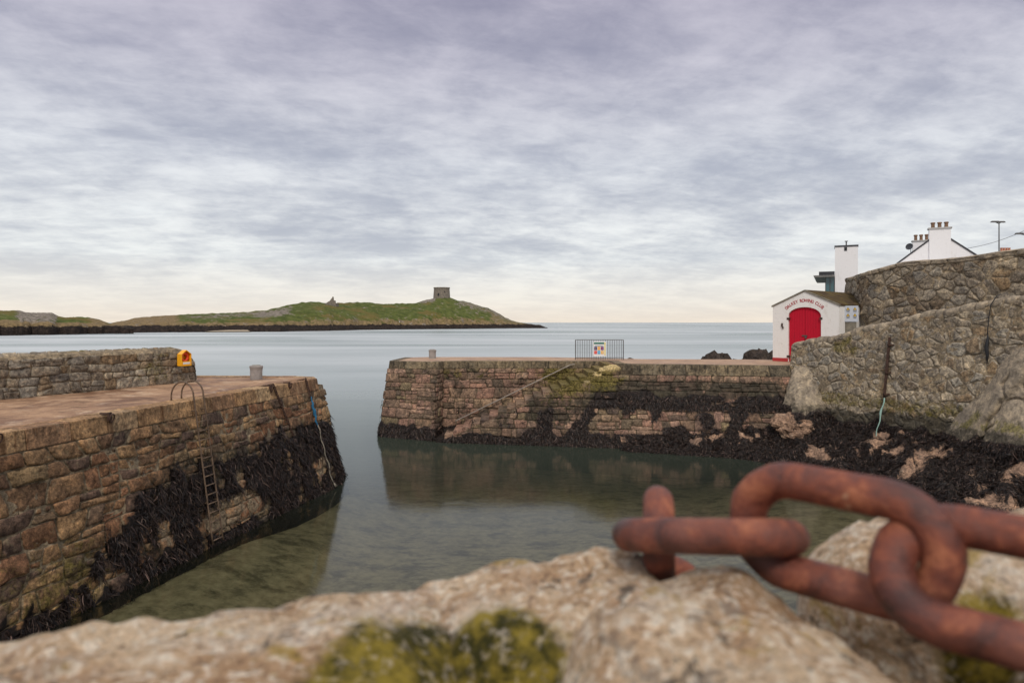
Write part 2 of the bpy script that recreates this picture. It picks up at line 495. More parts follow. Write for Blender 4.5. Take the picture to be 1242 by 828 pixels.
fres = n.math('MINIMUM', n.math('MULTIPLY', fres, n.math('ADD', 1.0, n.math('MULTIPLY', far, 0.0))), n.fr(wv3, 0.36, 0.64, 0.48, 0.80))
gl = n.n('ShaderNodeBsdfGlossy', None, Color=(0.95, 0.97, 0.94, 1), Roughness=rough, Normal=nrm)
tr = n.n('ShaderNodeBsdfTransparent', None, Color=(0.58, 0.59, 0.51, 1))
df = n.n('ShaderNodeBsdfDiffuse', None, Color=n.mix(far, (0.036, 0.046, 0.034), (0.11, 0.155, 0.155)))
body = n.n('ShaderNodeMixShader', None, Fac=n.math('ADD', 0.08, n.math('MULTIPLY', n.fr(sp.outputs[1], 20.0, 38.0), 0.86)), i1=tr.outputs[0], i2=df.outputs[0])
fin = n.n('ShaderNodeMixShader', None, Fac=fres, i1=body.outputs[0], i2=gl.outputs[0])
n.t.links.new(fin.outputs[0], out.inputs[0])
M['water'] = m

m, n, out = newmat('weedy_seabed')
pos = n.n('ShaderNodeNewGeometry').outputs['Position']
f = n.noise(n.scale(pos, (1.0, 1.5, 1)), 0.9, 9.0, 0.72, 0.25)
f2 = n.noise(pos, 3.5, 6.0, 0.7)
c = n.mix(n.fr(f2, 0.3, 0.7), (0.26, 0.225, 0.15), (0.45, 0.395, 0.275))
c = n.mix(n.fr(f, 0.45, 0.66, 0, 0.75), c, (0.050, 0.048, 0.030))
finish(n, out, c, 0.95, None, 0.1)
M['seabed'] = m

# island
m, n, out = newmat('island_turf_and_rock')
g = n.n('ShaderNodeNewGeometry')
pos = g.outputs['Position']
sp = n.n('ShaderNodeSeparateXYZ', None, Vector=pos)
at = n.n('ShaderNodeAttribute', {'attribute_name': 'mask'})
ma = n.n('ShaderNodeSeparateColor', None, Color=at.outputs['Color'])
f1 = n.noise(pos, 0.035, 8.0, 0.65, 0.3)
f2 = n.noise(pos, 0.16, 8.0, 0.7)
f3 = n.noise(n.scale(pos, (1, 1, 2.0)), 0.45, 6.0, 0.7)
grass = n.mix(n.fr(f2, 0.35, 0.65), (0.050, 0.066, 0.016), (0.110, 0.125, 0.030))
grass = n.mix(n.fr(f1, 0.50, 0.64, 0, 0.75), grass, (0.15, 0.105, 0.035))
rock = n.mix(n.fr(f3, 0.35, 0.65), (0.10, 0.085, 0.07), (0.28, 0.24, 0.195))
tan = n.mix(n.fr(f3, 0.3, 0.7), (0.10, 0.075, 0.04), (0.27, 0.19, 0.095))
rockf = n.fr(n.math('ADD', ma.outputs[0], n.math('MULTIPLY', n.math('SUBTRACT', f2, 0.5), 2.0)), 0.42, 0.62)
tanf = n.fr(n.math('ADD', ma.outputs[1], n.math('MULTIPLY', n.math('SUBTRACT', f2, 0.5), 1.1)), 0.42, 0.62)
c = n.mix(tanf, grass, tan)
c = n.mix(rockf, c, rock)
zl = n.math('ADD', sp.outputs[2], n.math('MULTIPLY', n.math('SUBTRACT', f2, 0.5), 6.0))
c = n.mix(n.fr(zl, 4.9, 4.2), c, n.mix(n.fr(f3, 0.4, 0.7), (0.014, 0.011, 0.010), (0.05, 0.036, 0.028)))
finish(n, out, c, 0.95, n.bump(f3, 0.6, 1.2), 0.1)
M['island'] = m
M['towerstone'] = stone_mat('martello_masonry', [(0.17, 0.15, 0.135), (0.19, 0.17, 0.15)], bstr=0.2, speck=0.3)

# foreground granite
m, n, out = newmat('cream_granite')
pos = n.n('ShaderNodeNewGeometry').outputs['Position']
f1 = n.noise(pos, 7.0, 8.0, 0.65, 0.3)
f2 = n.noise(pos, 62.0, 6.0, 0.70)
f3 = n.noise(pos, 150.0, 4.0, 0.7)
f4 = n.noise(n.scale(pos, (1, 1, 1)), 13.0, 7.0, 0.7, 0.5)
c = n.mix(n.fr(f1, 0.35, 0.62), (0.46, 0.29, 0.165), (0.66, 0.51, 0.35))
c = n.mix(n.fr(f2, 0.50, 0.60, 0, 0.9), c, (0.84, 0.75, 0.62))
c = n.mix(n.fr(f2, 0.44, 0.36, 0, 0.8), c, (0.19, 0.115, 0.075))
c = n.mix(n.fr(n.noise(pos, 4.5, 7.0, 0.7, 0.3), 0.50, 0.66, 0, 0.45), c, (0.68, 0.63, 0.57))
c = n.mix(n.fr(f4, 0.58, 0.66, 0, 0.6), c, (0.17, 0.15, 0.135))
c = n.mix(n.fr(n.noise(pos, 9.0, 8.0, 0.7, 0.4), 0.57, 0.66, 0, 0.75), c, (0.36, 0.24, 0.035))
c = n.mix(0.55, c, n.ramp(f3, [(0.3, (0.60, 0.57, 0.54)), (0.7, (1.75, 1.68, 1.58))]), 'MULTIPLY')
c = n.mix(n.fr(n.noise(pos, 24.0, 8.0, 0.74, 0.6), 0.58, 0.63, 0, 0.8), c, (0.075, 0.062, 0.05))
at = n.n('ShaderNodeAttribute', {'attribute_name': 'mask'})
ms = n.n('ShaderNodeSeparateColor', None, Color=at.outputs['Color']).outputs[1]
mf = n.fr(n.math('ADD', ms, n.math('MULTIPLY', n.math('SUBTRACT', n.noise(pos, 11.0, 9.0, 0.75), 0.5), 1.6)), 0.25, 0.7)
c = n.mix(n.math('MULTIPLY', mf, n.fr(f2, 0.62, 0.52, 0.6, 1.0)), c, n.mix(n.fr(n.noise(pos, 17.0, 8.0, 0.75), 0.40, 0.60), (0.045, 0.042, 0.009), (0.36, 0.27, 0.040)))
finish(n, out, c, 0.9, n.bump(n.math('ADD', f2, n.math('MULTIPLY', f4, 0.8)), 1.0, 0.022), 0.2)
M['granite'] = m
m, n, out = newmat('mossy_mortar')
pos = n.n('ShaderNodeNewGeometry').outputs['Position']
f1, f2 = n.noise(pos, 8.0, 8.0, 0.7), n.noise(pos, 45.0, 6.0, 0.7)
c = n.mix(n.fr(f1, 0.38, 0.6), (0.035, 0.029, 0.014), (0.10, 0.082, 0.022))
c = n.mix(n.fr(f2, 0.52, 0.72, 0, 0.6), c, (0.26, 0.20, 0.06))
c = n.mix(n.fr(f2, 0.45, 0.3, 0, 0.8), c, (0.03, 0.025, 0.012))
finish(n, out, c, 0.95, n.bump(f2, 0.9, 0.02), 0.1)
M['moss'] = m


# ------------------------------------------------------------------ masonry generator
class Face:
    """a battered wall face: B and T are plan polylines (same count) at heights zb and zt"""
    def __init__(s, B, T, zb, zt, side=1):
        s.B, s.T = [Vector((*p, 0)) for p in B], [Vector((*p, 0)) for p in T]
        s.zb, s.zt, s.side = zb, zt, side
        s.L = [0.0]
        for i in range(1, len(T)):
            s.L.append(s.L[-1] + ((s.T[i] - s.T[i - 1]).length + (s.B[i] - s.B[i - 1]).length) / 2)
        s.len = s.L[-1]

    def _at(s, P, u):
        u = min(max(u, -5.0), s.len + 5.0)
        i = 0
        while i < len(s.L) - 2 and u > s.L[i + 1]: i += 1
        t = (u - s.L[i]) / (s.L[i + 1] - s.L[i])
        return P[i].lerp(P[i + 1], t)

    def P(s, u, z):
        k = (z - s.zb) / (s.zt - s.zb)
        p = s._at(s.B, u).lerp(s._at(s.T, u), k)
        p.z = z
        return p

    def N(s, u, z):
        a_ = s.P(u + 0.25, z) - s.P(u - 0.25, z)
        b_ = s.P(u, z + 0.2) - s.P(u, z - 0.2)
        return (a_.cross(b_) * s.side).normalized()


def coursed(L, z0, z1, w=(0.5, 1.1), h=(0.32, 0.55), split=0.25, u0=0.0, tilt=0.065, wave=1.0):
    """irregular coursed blocks as polygons in (u, z)"""
    rows = [z0]
    while rows[-1] < z1 - 0.12:
        rows.append(rows[-1] + random.uniform(*h))
    rows[-1] = z1
    if len(rows) > 2 and rows[-1] - rows[-2] < 0.15: rows.pop(-2)
    cells = []
    sd = random.uniform(0, 99)
    def bz(i, u):
        if i == len(rows) - 1: return rows[i]
        return rows[i] + wave * 0.07 * noise.noise(Vector((u * 0.6, i * 7.3, sd))) + wave * 0.05 * noise.noise(Vector((u * 2.1, i * 3.1, sd + 5)))
    for i in range(len(rows) - 1):
        u = u0 - random.uniform(0.0, 0.5)
        tl = random.uniform(-tilt, tilt)
        while u < L:
            wd = random.uniform(*w) * random.choice((0.6, 1, 1, 1.25))
            v = u + wd
            tr = random.uniform(-tilt, tilt)
            a0, a1 = u + tl, v + tr
            b0, b1 = u - tl, v - tr
            poly = [(b0, bz(i, b0)), ((b0 + b1) / 2, bz(i, (b0 + b1) / 2)), (b1, bz(i, b1)), (a1, bz(i + 1, a1)), ((a0 + a1) / 2, bz(i + 1, (a0 + a1) / 2)), (a0, bz(i + 1, a0))]
            hh = rows[i + 1] - rows[i]
            if random.random() < split and hh > 0.36 and i < len(rows) - 2:
                k = random.uniform(0.35, 0.65)
                zl = poly[0][1] + (poly[5][1] - poly[0][1]) * k
                zr = poly[2][1] + (poly[3][1] - poly[2][1]) * (k + random.uniform(-0.1, 0.1))
                ml = (b0 + (a0 - b0) * k, zl)
                mr = (b1 + (a1 - b1) * k, zr)
                cells.append([poly[0], poly[1], poly[2], mr, ml])
                if random.random() < 0.5:
                    tm = poly[4]
                    mm = ((ml[0] + mr[0]) / 2 + random.uniform(-0.1, 0.1), (ml[1] + mr[1]) / 2)
                    cells.append([ml, mm, tm, poly[5]])
                    cells.append([mm, mr, poly[3], tm])
                else:
                    cells.append([ml, mr, poly[3], poly[4], poly[5]])
            else:
                cells.append(poly)
            u, tl = v, tr
    return cells


def rubble(L, z0, z1, size=0.5, aspect=1.3, jit=0.42, u0=0.0, keep=0.88):
    """random rubble: clipped Voronoi polygons in (u, z)"""
    du, dz = size * aspect, size
    nu, nzr = int((L - u0) / du) + 4, int((z1 - z0) / dz) + 4
    pts = {}
    for j in range(-2, nzr):
        for i in range(-2, nu):
            o = 0.5 * du if j % 2 else 0.0
            if random.random() < keep:
                pts[(i, j)] = (u0 + i * du + o + random.uniform(-jit, jit) * du, z0 + (j + 0.5) * dz + random.uniform(-jit, jit) * dz)
    cells = []
    for (i, j), p in pts.items():
        if not (u0 - du < p[0] < L + du and z0 - dz < p[1] < z1 + dz): continue
        poly = [(p[0] - 2 * du, p[1] - 2 * dz), (p[0] + 2 * du, p[1] - 2 * dz), (p[0] + 2 * du, p[1] + 2 * dz), (p[0] - 2 * du, p[1] + 2 * dz)]
        for di in range(-3, 4):
            for dj in range(-3, 4):
                q = pts.get((i + di, j + dj))
                if q is None or q is p: continue
                mx, mz = (p[0] + q[0]) / 2, (p[1] + q[1]) / 2
                nx, nz_ = (q[0] - p[0]), (q[1] - p[1]) * aspect
                out_, k = [], len(poly)
                for a_ in range(k):
                    A, B_ = poly[a_], poly[(a_ + 1) % k]
                    da = (A[0] - mx) * nx + (A[1] - mz) * nz_
                    db = (B_[0] - mx) * nx + (B_[1] - mz) * nz_
                    if da <= 0: out_.append(A)
                    if (da < 0) != (db < 0):
                        t = da / (da - db)
                        out_.append((A[0] + (B_[0] - A[0]) * t, A[1] + (B_[1] - A[1]) * t))
                poly = out_
                if not poly: break
            if not poly: break
        if len(poly) >= 3: cells.append(poly)
    return cells


def masonry(mb, face, cells, gap=0.018, protr=0.07, ulim=None, ztop=None, zmin=-9.0, maskf=None, seg=0.16, rough=0.02, bev=0.02):
    ul = ulim or (0.0, face.len)
    for poly in cells:
        q = []
        for (u, z) in poly:
            u = min(max(u, ul[0]), ul[1])
            z = max(z, zmin)
            if ztop is not None: z = min(z, ztop(u))
            q.append((u, z))
        ar = sum(q[i][0] * q[(i + 1) % len(q)][1] - q[(i + 1) % len(q)][0] * q[i][1] for i in range(len(q))) / 2
        if abs(ar) < 0.012: continue
        if ar < 0: q.reverse()
        # resample
        pts = []
        for i in range(len(q)):
            A, B_ = q[i], q[(i + 1) % len(q)]
            l = math.hypot(B_[0] - A[0], B_[1] - A[1])
            if l < 1e-4: continue
            k = max(1, int(l / seg + 0.5))
            for t in range(k): pts.append((A[0] + (B_[0] - A[0]) * t / k, A[1] + (B_[1] - A[1]) * t / k))
        if len(pts) < 4: continue
        # round the corners
        pts = [((pts[i - 1][0] + 8 * pts[i][0] + pts[(i + 1) % len(pts)][0]) / 10, (pts[i - 1][1] + 8 * pts[i][1] + pts[(i + 1) % len(pts)][1]) / 10) for i in range(len(pts))]
        cu = sum(p[0] for p in pts) / len(pts)
        cz = sum(p[1] for p in pts) / len(pts)
        size = math.sqrt(abs(ar))
        pr = protr * random.uniform(0.35, 1.25) * min(1.0, size / 0.4)
        tx, tz = random.uniform(-0.06, 0.06), random.uniform(-0.06, 0.06)
        sd = random.uniform(0, 100)
        vs, ms = [], []
        K = len(pts)
        for (ins, dep) in ((gap * 0.6, -0.07), (gap, pr * 0.25), (gap + bev, pr * 0.85), (None, pr)):
            for (u, z) in pts:
                dx, dz = u - cu, z - cz
                l = math.hypot(dx, dz) + 1e-6
                k = 0.55 if ins is None else max(0.25, 1 - ins / l)
                uu, zz_ = cu + dx * k, cz + dz * k
                d = dep + (uu - cu) * tx + (zz_ - cz) * tz
                if dep > 0:
                    d += rough * noise.noise(Vector((uu * 3.2 + sd, zz_ * 3.2, sd))) + rough * 0.6 * noise.noise(Vector((uu * 9 + sd, zz_ * 9, sd)))
                    uu += 0.022 * noise.noise(Vector((uu * 9, zz_ * 9, sd + 3)))
                    zz_ += 0.022 * noise.noise(Vector((uu * 9, zz_ * 9, sd + 9)))
                p = face.P(uu, zz_) + face.N(uu, zz_) * d
                vs.append(p)
                al = 1.0 if dep < pr * 0.5 else (0.0 if ins is None else 0.5)
                mk = maskf(p) if maskf else (0, 0, 0)
                ms.append((*mk[:3], max(al, 0.9 * mk[4]) if len(mk) > 4 else al))
        p = face.P(cu, cz) + face.N(cu, cz) * (pr + rough * random.uniform(-1, 1))
        vs.append(p)
        mk = maskf(p) if maskf else (0, 0, 0)
        ms.append((*mk[:3], 0.9 * mk[4] if len(mk) > 4 else 0.0))
        fs = []
        for r in range(3):
            for i in range(K):
                j = (i + 1) % K
                fs.append((r * K + i, r * K + j, (r + 1) * K + j, (r + 1) * K + i) if face.side > 0 else (r * K + j, r * K + i, (r + 1) * K + i, (r + 1) * K + j))
        for i in range(K):
            j = (i + 1) % K
            fs.append((3 * K + i, 3 * K + j, 4 * K) if face.side > 0 else (3 * K + j, 3 * K + i, 4 * K))
        mb.add(vs, fs, ms)
    return mb


def backing(mb, face, zmin, ztop, maskf=None, ulim=None, depth=-0.012, du=0.3, dz=0.22, amp=0.012):
    ul = ulim or (0.0, face.len)
    nu = max(2, int((ul[1] - ul[0]) / du))
    nr = max(2, int((ztop(ul[0]) - zmin) / dz))
    vs, ms, fs = [], [], []
    for i in range(nu + 1):
        u = ul[0] + (ul[1] - ul[0]) * i / nu
        zt = ztop(u)
        for j in range(nr + 1):
            z = zmin + (zt - zmin) * j / nr
            p = face.P(u, z)
            p = p + face.N(u, z) * (depth + amp * nz(p, 3.0))
            vs.append(p)
            ms.append(maskf(p)[:4] if maskf else (0, 0, 0, 0))
    for i in range(nu):
        for j in range(nr):
            a_ = i * (nr + 1) + j
            q = (a_, a_ + nr + 1, a_ + nr + 2, a_ + 1)
            fs.append(q if face.side > 0 else q[::-1])
    mb.add(vs, fs, ms)
    return mb


def coping(mb, face, zt, h, w=(0.8, 1.4), proud=0.05, inward=0.55, ulim=None, jit=0.012):
    ul = ulim or (0.0, face.len)
    u = ul[0]
    while u < ul[1] - 0.05:
        v = min(ul[1], u + random.uniform(*w))
        if ul[1] - v < 0.35: v = ul[1]
        a_, b_ = u + 0.008, v - 0.008
        pr = proud + random.uniform(-jit, jit)
        top = zt + random.uniform(-jit, jit) * 0.6
        nh0 = face.N(a_, zt - 0.1); nh1 = face.N(b_, zt - 0.1)
        f0, f1 = face.P(a_, zt) + nh0 * pr, face.P(b_, zt) + nh1 * pr
        g0, g1 = face.P(a_, zt - h) + nh0 * pr, face.P(b_, zt - h) + nh1 * pr
        hn0 = Vector((nh0.x, nh0.y, 0)).normalized(); hn1 = Vector((nh1.x, nh1.y, 0)).normalized()
        for p in (f0, f1): p.z = top
        zb = zt - h + random.uniform(-jit, jit)
        for p in (g0, g1): p.z = zb
        i0, i1 = f0 - hn0 * (inward + pr), f1 - hn1 * (inward + pr)
        j0, j1 = Vector((i0.x, i0.y, zb)), Vector((i1.x, i1.y, zb))
        mb.hexa([g0, g1, j1, j0], [f0, f1, i1, i0])
        u = v
    return mb


def ribbons(mb, P, Nn, length=(0.12, 0.34), width=(0.03, 0.07), lift=0.05):
    """hanging fronds in small tufts at points P with surface normals Nn"""
    for p0, nn in zip(P, Nn):
        p0, nn = Vector(p0), Vector(nn)
        g0 = Vector((0, 0, -1))
        g0 = g0 - nn * g0.dot(nn)
        if g0.length < 0.2: g0 = g0 + Vector((random.uniform(-1, 1), random.uniform(-1, 1), 0)) * 0.6
        g0.normalize()
        g0 = (g0 + Vector((random.gauss(0, 0.34), random.gauss(0, 0.34), random.gauss(0, 0.16)))).normalized()
        t0 = nn.cross(g0).normalized()
        tl = random.choice((0.4, 0.6, 0.8, 1.0, 1.3))
        for q_ in range(3):
            g = (g0 + t0 * random.gauss(0, 0.38)).normalized()
            t = (nn.cross(g).normalized() + nn * random.gauss(0, 0.5)).normalized()
            p = p0 + t0 * random.gauss(0, 0.035) + g0 * random.gauss(0, 0.03)
            L, w_ = random.uniform(*length) * tl, random.uniform(*width)
            vs = []
            ph = random.uniform(0, 6.28)
            lf = lift * random.uniform(0.3, 1.3)
            for k in range(4):
                s_ = k / 3
                c = p + g * (L * s_) + nn * (0.012 + lf * math.sin(math.pi * min(1, s_ * 0.8 + 0.1))) + t * (0.025 * math.sin(ph + 3.5 * s_))
                ww = w_ * (0.45, 1.0, 0.8, 0.25)[k] / 2
                vs += [c - t * ww, c + t * ww]
            mb.add(vs, [(0, 1, 3, 2), (2, 3, 5, 4), (4, 5, 7, 6)])
    return mb


def seaweed(name, label, samples, **kw):
    mb = MB()
    ribbons(mb, [s_[0] for s_ in samples], [s_[1] for s_ in samples], **kw)
    o = mb.build(name, M['weed'])
    tag(o, label, 'seaweed', None, 'stuff')
    return o


def face_samples(face, n, z0, z1, maskf, ulim=None, depth=0.04):
    ul = ulim or (0.0, face.len)
    res = []
    for _ in range(n):
        u, z = random.uniform(*ul), random.uniform(z0, z1)
        p = face.P(u, z)
        m_ = maskf(p)[0] + 0.5 * nz(p, 5.0, 31.0) + 0.3 * nz(p, 1.7, 35.0)
        if m_ > random.uniform(0.28, 1.05):
            nn = face.N(u, z)
            res.append((p + nn * depth * random.uniform(0.3, 1.6), nn))
    return res


DECK = 4.25

# ------------------------------------------------------------------ setting: sea, seabed
mb = MB()
mb.add([(-30000, -40, 0), (30000, -40, 0), (30000, 40000, 0), (-30000, 40000, 0)], [(0, 1, 2, 3)])
sea = mb.build('sea', M['water'])
tag(sea, 'calm grey green sea water', None, None, 'structure')

mb = MB()
nx, ny = 90, 90
vs, fs = [], []
for j in range(ny + 1):
    for i in range(nx + 1):
        x, y = -60 + 120 * i / nx, -20 + 120 * j / ny
        z = -0.95 - 0.35 * sst(8, 30, y) - 3.5 * sst(36, 70, y) + 0.22 * fbm((x, y, 0), 0.18, 3.0) + 0.5 * sst(4, 14, x) * sst(34, 20, y)
        dl = x - (-10.0 + (y - 13.9) * 0.2)
        if -3 < y < 29: z += 0.75 * sst(4.0, 0.3, abs(dl) if dl > 0 else 0.0)
        z = min(z, -0.3)
        vs.append((x, y, z))
for j in range(ny):
    for i in range(nx):
        a_ = j * (nx + 1) + i
        fs.append((a_, a_ + 1, a_ + nx + 2, a_ + nx + 1))
mb.add(vs, fs)
sb = mb.build('seabed', M['seabed'], smooth=True)
tag(sb, 'sandy seabed with dark weed patches', None, None, 'structure')

# ------------------------------------------------------------------ island and islet
def interp(tab, x):
    if x <= tab[0][0]: return tab[0][1]
    for (a0, b0), (a1, b1) in zip(tab, tab[1:]):
        if x <= a1: return b0 + (b1 - b0) * (x - a0) / (a1 - a0)
    return tab[-1][1]

shore_t = [(120, 420), (191, 440), (340, 480), (400, 530), (440, 590), (490, 640), (550, 700), (600, 740), (632, 760), (665, 775)]
top_t = [(126, 394), (137, 391), (150, 388.5), (164, 385.5), (200, 382.5), (219, 381), (250, 380.5), (274, 379.5), (300, 378), (315, 377.5), (329, 374.5), (350, 369.5), (367, 366.5), (385, 366), (400, 367.5), (420, 367), (438, 366.5), (452, 367), (465, 368.5), (485, 368), (505, 367.5), (514, 364.5), (524, 362), (546, 361), (556, 364.5), (568, 366), (580, 370.5), (592, 373.5), (605, 380), (613, 385), (622, 389), (630, 391), (642, 393), (656, 394.5), (662, 397)]


def terrain(name, px0, px1, npx, shore, top, depth, label, rockfn):
    mb = MB()
    ks = [0.0, 0.015, 0.03, 0.05, 0.075, 0.10, 0.13, 0.17, 0.22, 0.28, 0.35, 0.43, 0.52, 0.62, 0.72, 0.82, 0.91, 1.0, 1.12, 1.3, 1.55, 1.8]
    vs, ms, fs = [], [], []
    for i in range(npx + 1):
        px = px0 + (px1 - px0) * i / npx
        ds = interp(shore, px)
        tp = interp(top, px)
        edge = min(1.0, (px1 - px) / 12.0, (px - px0) / 10.0 + 0.25)
        D = depth * max(0.25, edge)
        zr = CAM_Z + (391 - tp) / 828.0 * (ds + D)
        sh0 = 1.0 + 8 * nz((px * 0.06, 0, 0), 1.0, 4.0) + 4 * nz((px * 0.3, 0, 0), 1.0, 9.0)
        for k in ks:
            d = ds + D * k + sh0 * (1 - min(k, 1.0))
            x = (px - 621) / 828.0 * d
            wz = min(4.6, zr)
            if k < 0.10: z = -1.5 + (wz + 1.5) * (k / 0.10) ** 0.7
            elif k <= 1.0: z = wz + (zr - wz) * (((k - 0.10) / 0.90) ** 0.62)
            else: z = zr - (zr + 3) * sst(1.05, 1.8, k)
            am = 0.0 if k >= 0.97 and k <= 1.03 else 1.0
            n_ = fbm((x, d, 0), 0.035, 2.0, 5)
            n2_ = fbm((x, d, 0), 0.14, 7.0, 4)
            if k < 1.0: z += (n_ * 0.05 * max(zr, 3) + n2_ * 0.85) * sst(0.0, 0.08, k) * (1 - 0.7 * sst(0.85, 1.0, k))
            else: z += n2_ * 0.2
            if abs(k - 1.0) < 0.02: z += 0.55 * n2_
            vs.append((x, d, z))
            ms.append(rockfn(px, k, z, n_, n2_))
    K = len(ks)
    for i in range(npx):
        for j in range(K - 1):
            a_ = i * K + j
            fs.append((a_, a_ + K, a_ + K + 1, a_ + 1))
    mb.add(vs, fs, ms)
    o = mb.build(name, M['island'], smooth=True)
    return tag(o, label, None, None, 'structure')


def rk_main(px, k, z, a_, b_):
    r = 0.24 + 0.55 * max(0, b_) * 0.6
    r += 0.28 * sst(548, 562, px) * (1 - sst(612, 640, px)) * sst(0.35, 0.8, k)
    r += 0.45 * sst(300, 320, px) * (1 - sst(345, 360, px)) * sst(0.25, 0.5, k) * (1 - sst(.7, .95, k))
    r += 0.22 * sst(215, 230, px) * (1 - sst(290, 330, px)) * sst(0.3, 0.6, k) * (1 - sst(.8, .95, k))
    r += 0.5 * sst(505, 515, px) * (1 - sst(526, 530, px)) * sst(0.75, 0.9, k)
    t = 0.62 * (1 - sst(0.12, 0.30, k))
    t = max(t, 0.75 * (1 - sst(205, 235, px)))
    t = max(t, 0.55 * sst(575, 600, px))
    return (r, t, 0, 1)


terrain('island', 126, 664, 330, shore_t, top_t, 130, 'green grassy island with dark rocky shore', rk_main)
shore2 = [(-400, 300), (-120, 320), (0, 338), (70, 362), (104, 380), (135, 395), (160, 400)]
top2 = [(-400, 384), (-250, 377), (-120, 374), (0, 376.5), (20, 377), (33, 378), (50, 379), (63, 379.5), (71, 383.5), (78, 384.8), (95, 384.2), (104, 384.5), (118, 387), (127, 389.5), (134, 392), (148, 395), (160, 398)]


def rk_islet(px, k, z, a_, b_):
    r = 0.2 + 0.5 * sst(12, 28, px) * (1 - sst(66, 72, px)) * sst(0.12, 0.3, k) + 0.3 * max(0, b_)
    t = 0.85 * (1 - sst(0.2, 0.42, k))
    t = max(t, 0.6 * sst(95, 115, px))
    return (r, t, 0, 1)


terrain('islet', -400, 162, 300, shore2, top2, 50, 'low grassy islet with grey and ochre rocks', rk_islet)

# sandy cove on the island
mb = MB()
P0 = [PX(px, py, d) for px, py, d in ((252, 403.2, 452), (272, 402.6, 456), (306, 402.6, 462), (303, 399.6, 474), (280, 399.4, 472), (262, 401, 462))]
for p, z in zip(P0, (0.05, 0.05, 0.05, 0.9, 0.9, 0.5)): p.z = z
mb.hexa([p - Vector((0, 0, 2)) for p in P0], [p + Vector((0, -4, 0.5)) for p in P0])
tag(mb.build('sand_cove', M['sand']), 'small pale sand cove on the island shore', None, None, 'structure')

# round stone tower on the island
dT = 828.0
c = PX(535.8, 362, dT)
t = thing('round_tower', 'squat round stone defence tower on the crest of the island', 'tower', c)
mb = MB()
R0, H0 = 10.3, 13.4
prof = [(R0 * 1.03, -4), (R0 * 1.0, 0), (R0 * 0.955, H0 * 0.5), (R0 * 0.915, H0 * 0.9)]
mb.lathe(c, prof, 40)
mb.build('tower_drum', M['towerstone'], t, smooth=False)
mb = MB()
mb.lathe((c.x, c.y, c.z + H0 * 0.9), [(R0 * 0.955, 0), (R0 * 0.975, 0.3), (R0 * 0.96, H0 * 0.1), (R0 * 0.8, H0 * 0.1), (R0 * 0.8, H0 * 0.05)], 40)
mb.build('parapet', M['towerstone'], t)
mb = MB()
mb.box((c.x - 3.0, c.y - R0 * 0.94, c.z + 4.6), (1.9, 1.2, 2.8))
mb.build('doorway', M['black'], t)
mb = MB()
mb.box((c.x + 4.5, c.y - R0 * 0.88, c.z + 8.0), (0.9, 0.9, 1.3))
mb.build('window', M['black'], t)

# ruined church
d = 632.0
c = PX(401, 372.5, d)
t = thing('ruined_church', 'small roofless ruined stone church with a broken belfry on the island', 'ruin', c)
mb = MB()
pts = [(-4.8, -3), (4.2, -3), (4.2, 4.5), (2.6, 5.0), (2.4, 7.6), (1.6, 7.9), (1.2, 6.9), (0.6, 6.2), (-0.8, 4.4), (-2.4, 3.6), (-3.6, 2.6), (-4.8, 2.4)]
pts = [(x * 1.1, z * 1.15 + 0.8) for x, z in pts]
mb.hexa([Vector((c.x + x, c.y, c.z + z)) for x, z in pts], [Vector((c.x + x, c.y + 0.9, c.z + z)) for x, z in pts])
mb.build('gable_wall', M['towerstone'], t)
mb = MB()
mb.box((c.x + 4.4, c.y + 6, c.z + 0.2), (0.9, 10, 7))
mb.build('side_wall', M['towerstone'], t)
mb = MB()
mb.box((c.x - 5.3, c.y + 6, c.z - 0.6), (0.9, 10, 5))
mb.build('side_wall', M['towerstone'], t)

b = PX(370, 398.5, 545); b.z = 2.0
mb = MB()
mb.lathe(b, [(0.75, -1), (0.65, 2), (0.6, 4.8), (0.2, 5.2)], 10)
tag(mb.build('beacon_post', M['sand']), 'thin yellowish beacon post at the edge of the island shore', 'beacon')
b = PX(483, 391, 655)
mb = MB()
mb.lathe(b, [(1.4, -2), (1.9, 0), (1.4, 1.0), (0.5, 1.5)], 8)
tag(mb.build('white_boulder', M['white']), 'bright white boulder low on the island slope', 'boulder')

# ------------------------------------------------------------------ left pier
def edgeL(y): return -10.4 + (y - 13.9) * 0.187
ysL = [-1.0, 6.0, 10.0, 13.9, 17.0, 20.0, 23.5, 26.5]
TL = [(edgeL(y), y) for y in ysL] + [(-7.8, 28.0), (-8.6, 28.7), (-12.6, 28.9), (-20, 29.0)]
offs = [0.3, 0.3, 0.32, 0.36, 0.45, 0.58, 0.78, 0.95]
BL = [(edgeL(y) + o, y) for y, o in zip(ysL, offs)] + [(-6.95, 27.6), (-7.2, 29.2), (-12.6, 29.9), (-20, 30)]
faceL = Face(BL, TL, 0.0, DECK, 1)


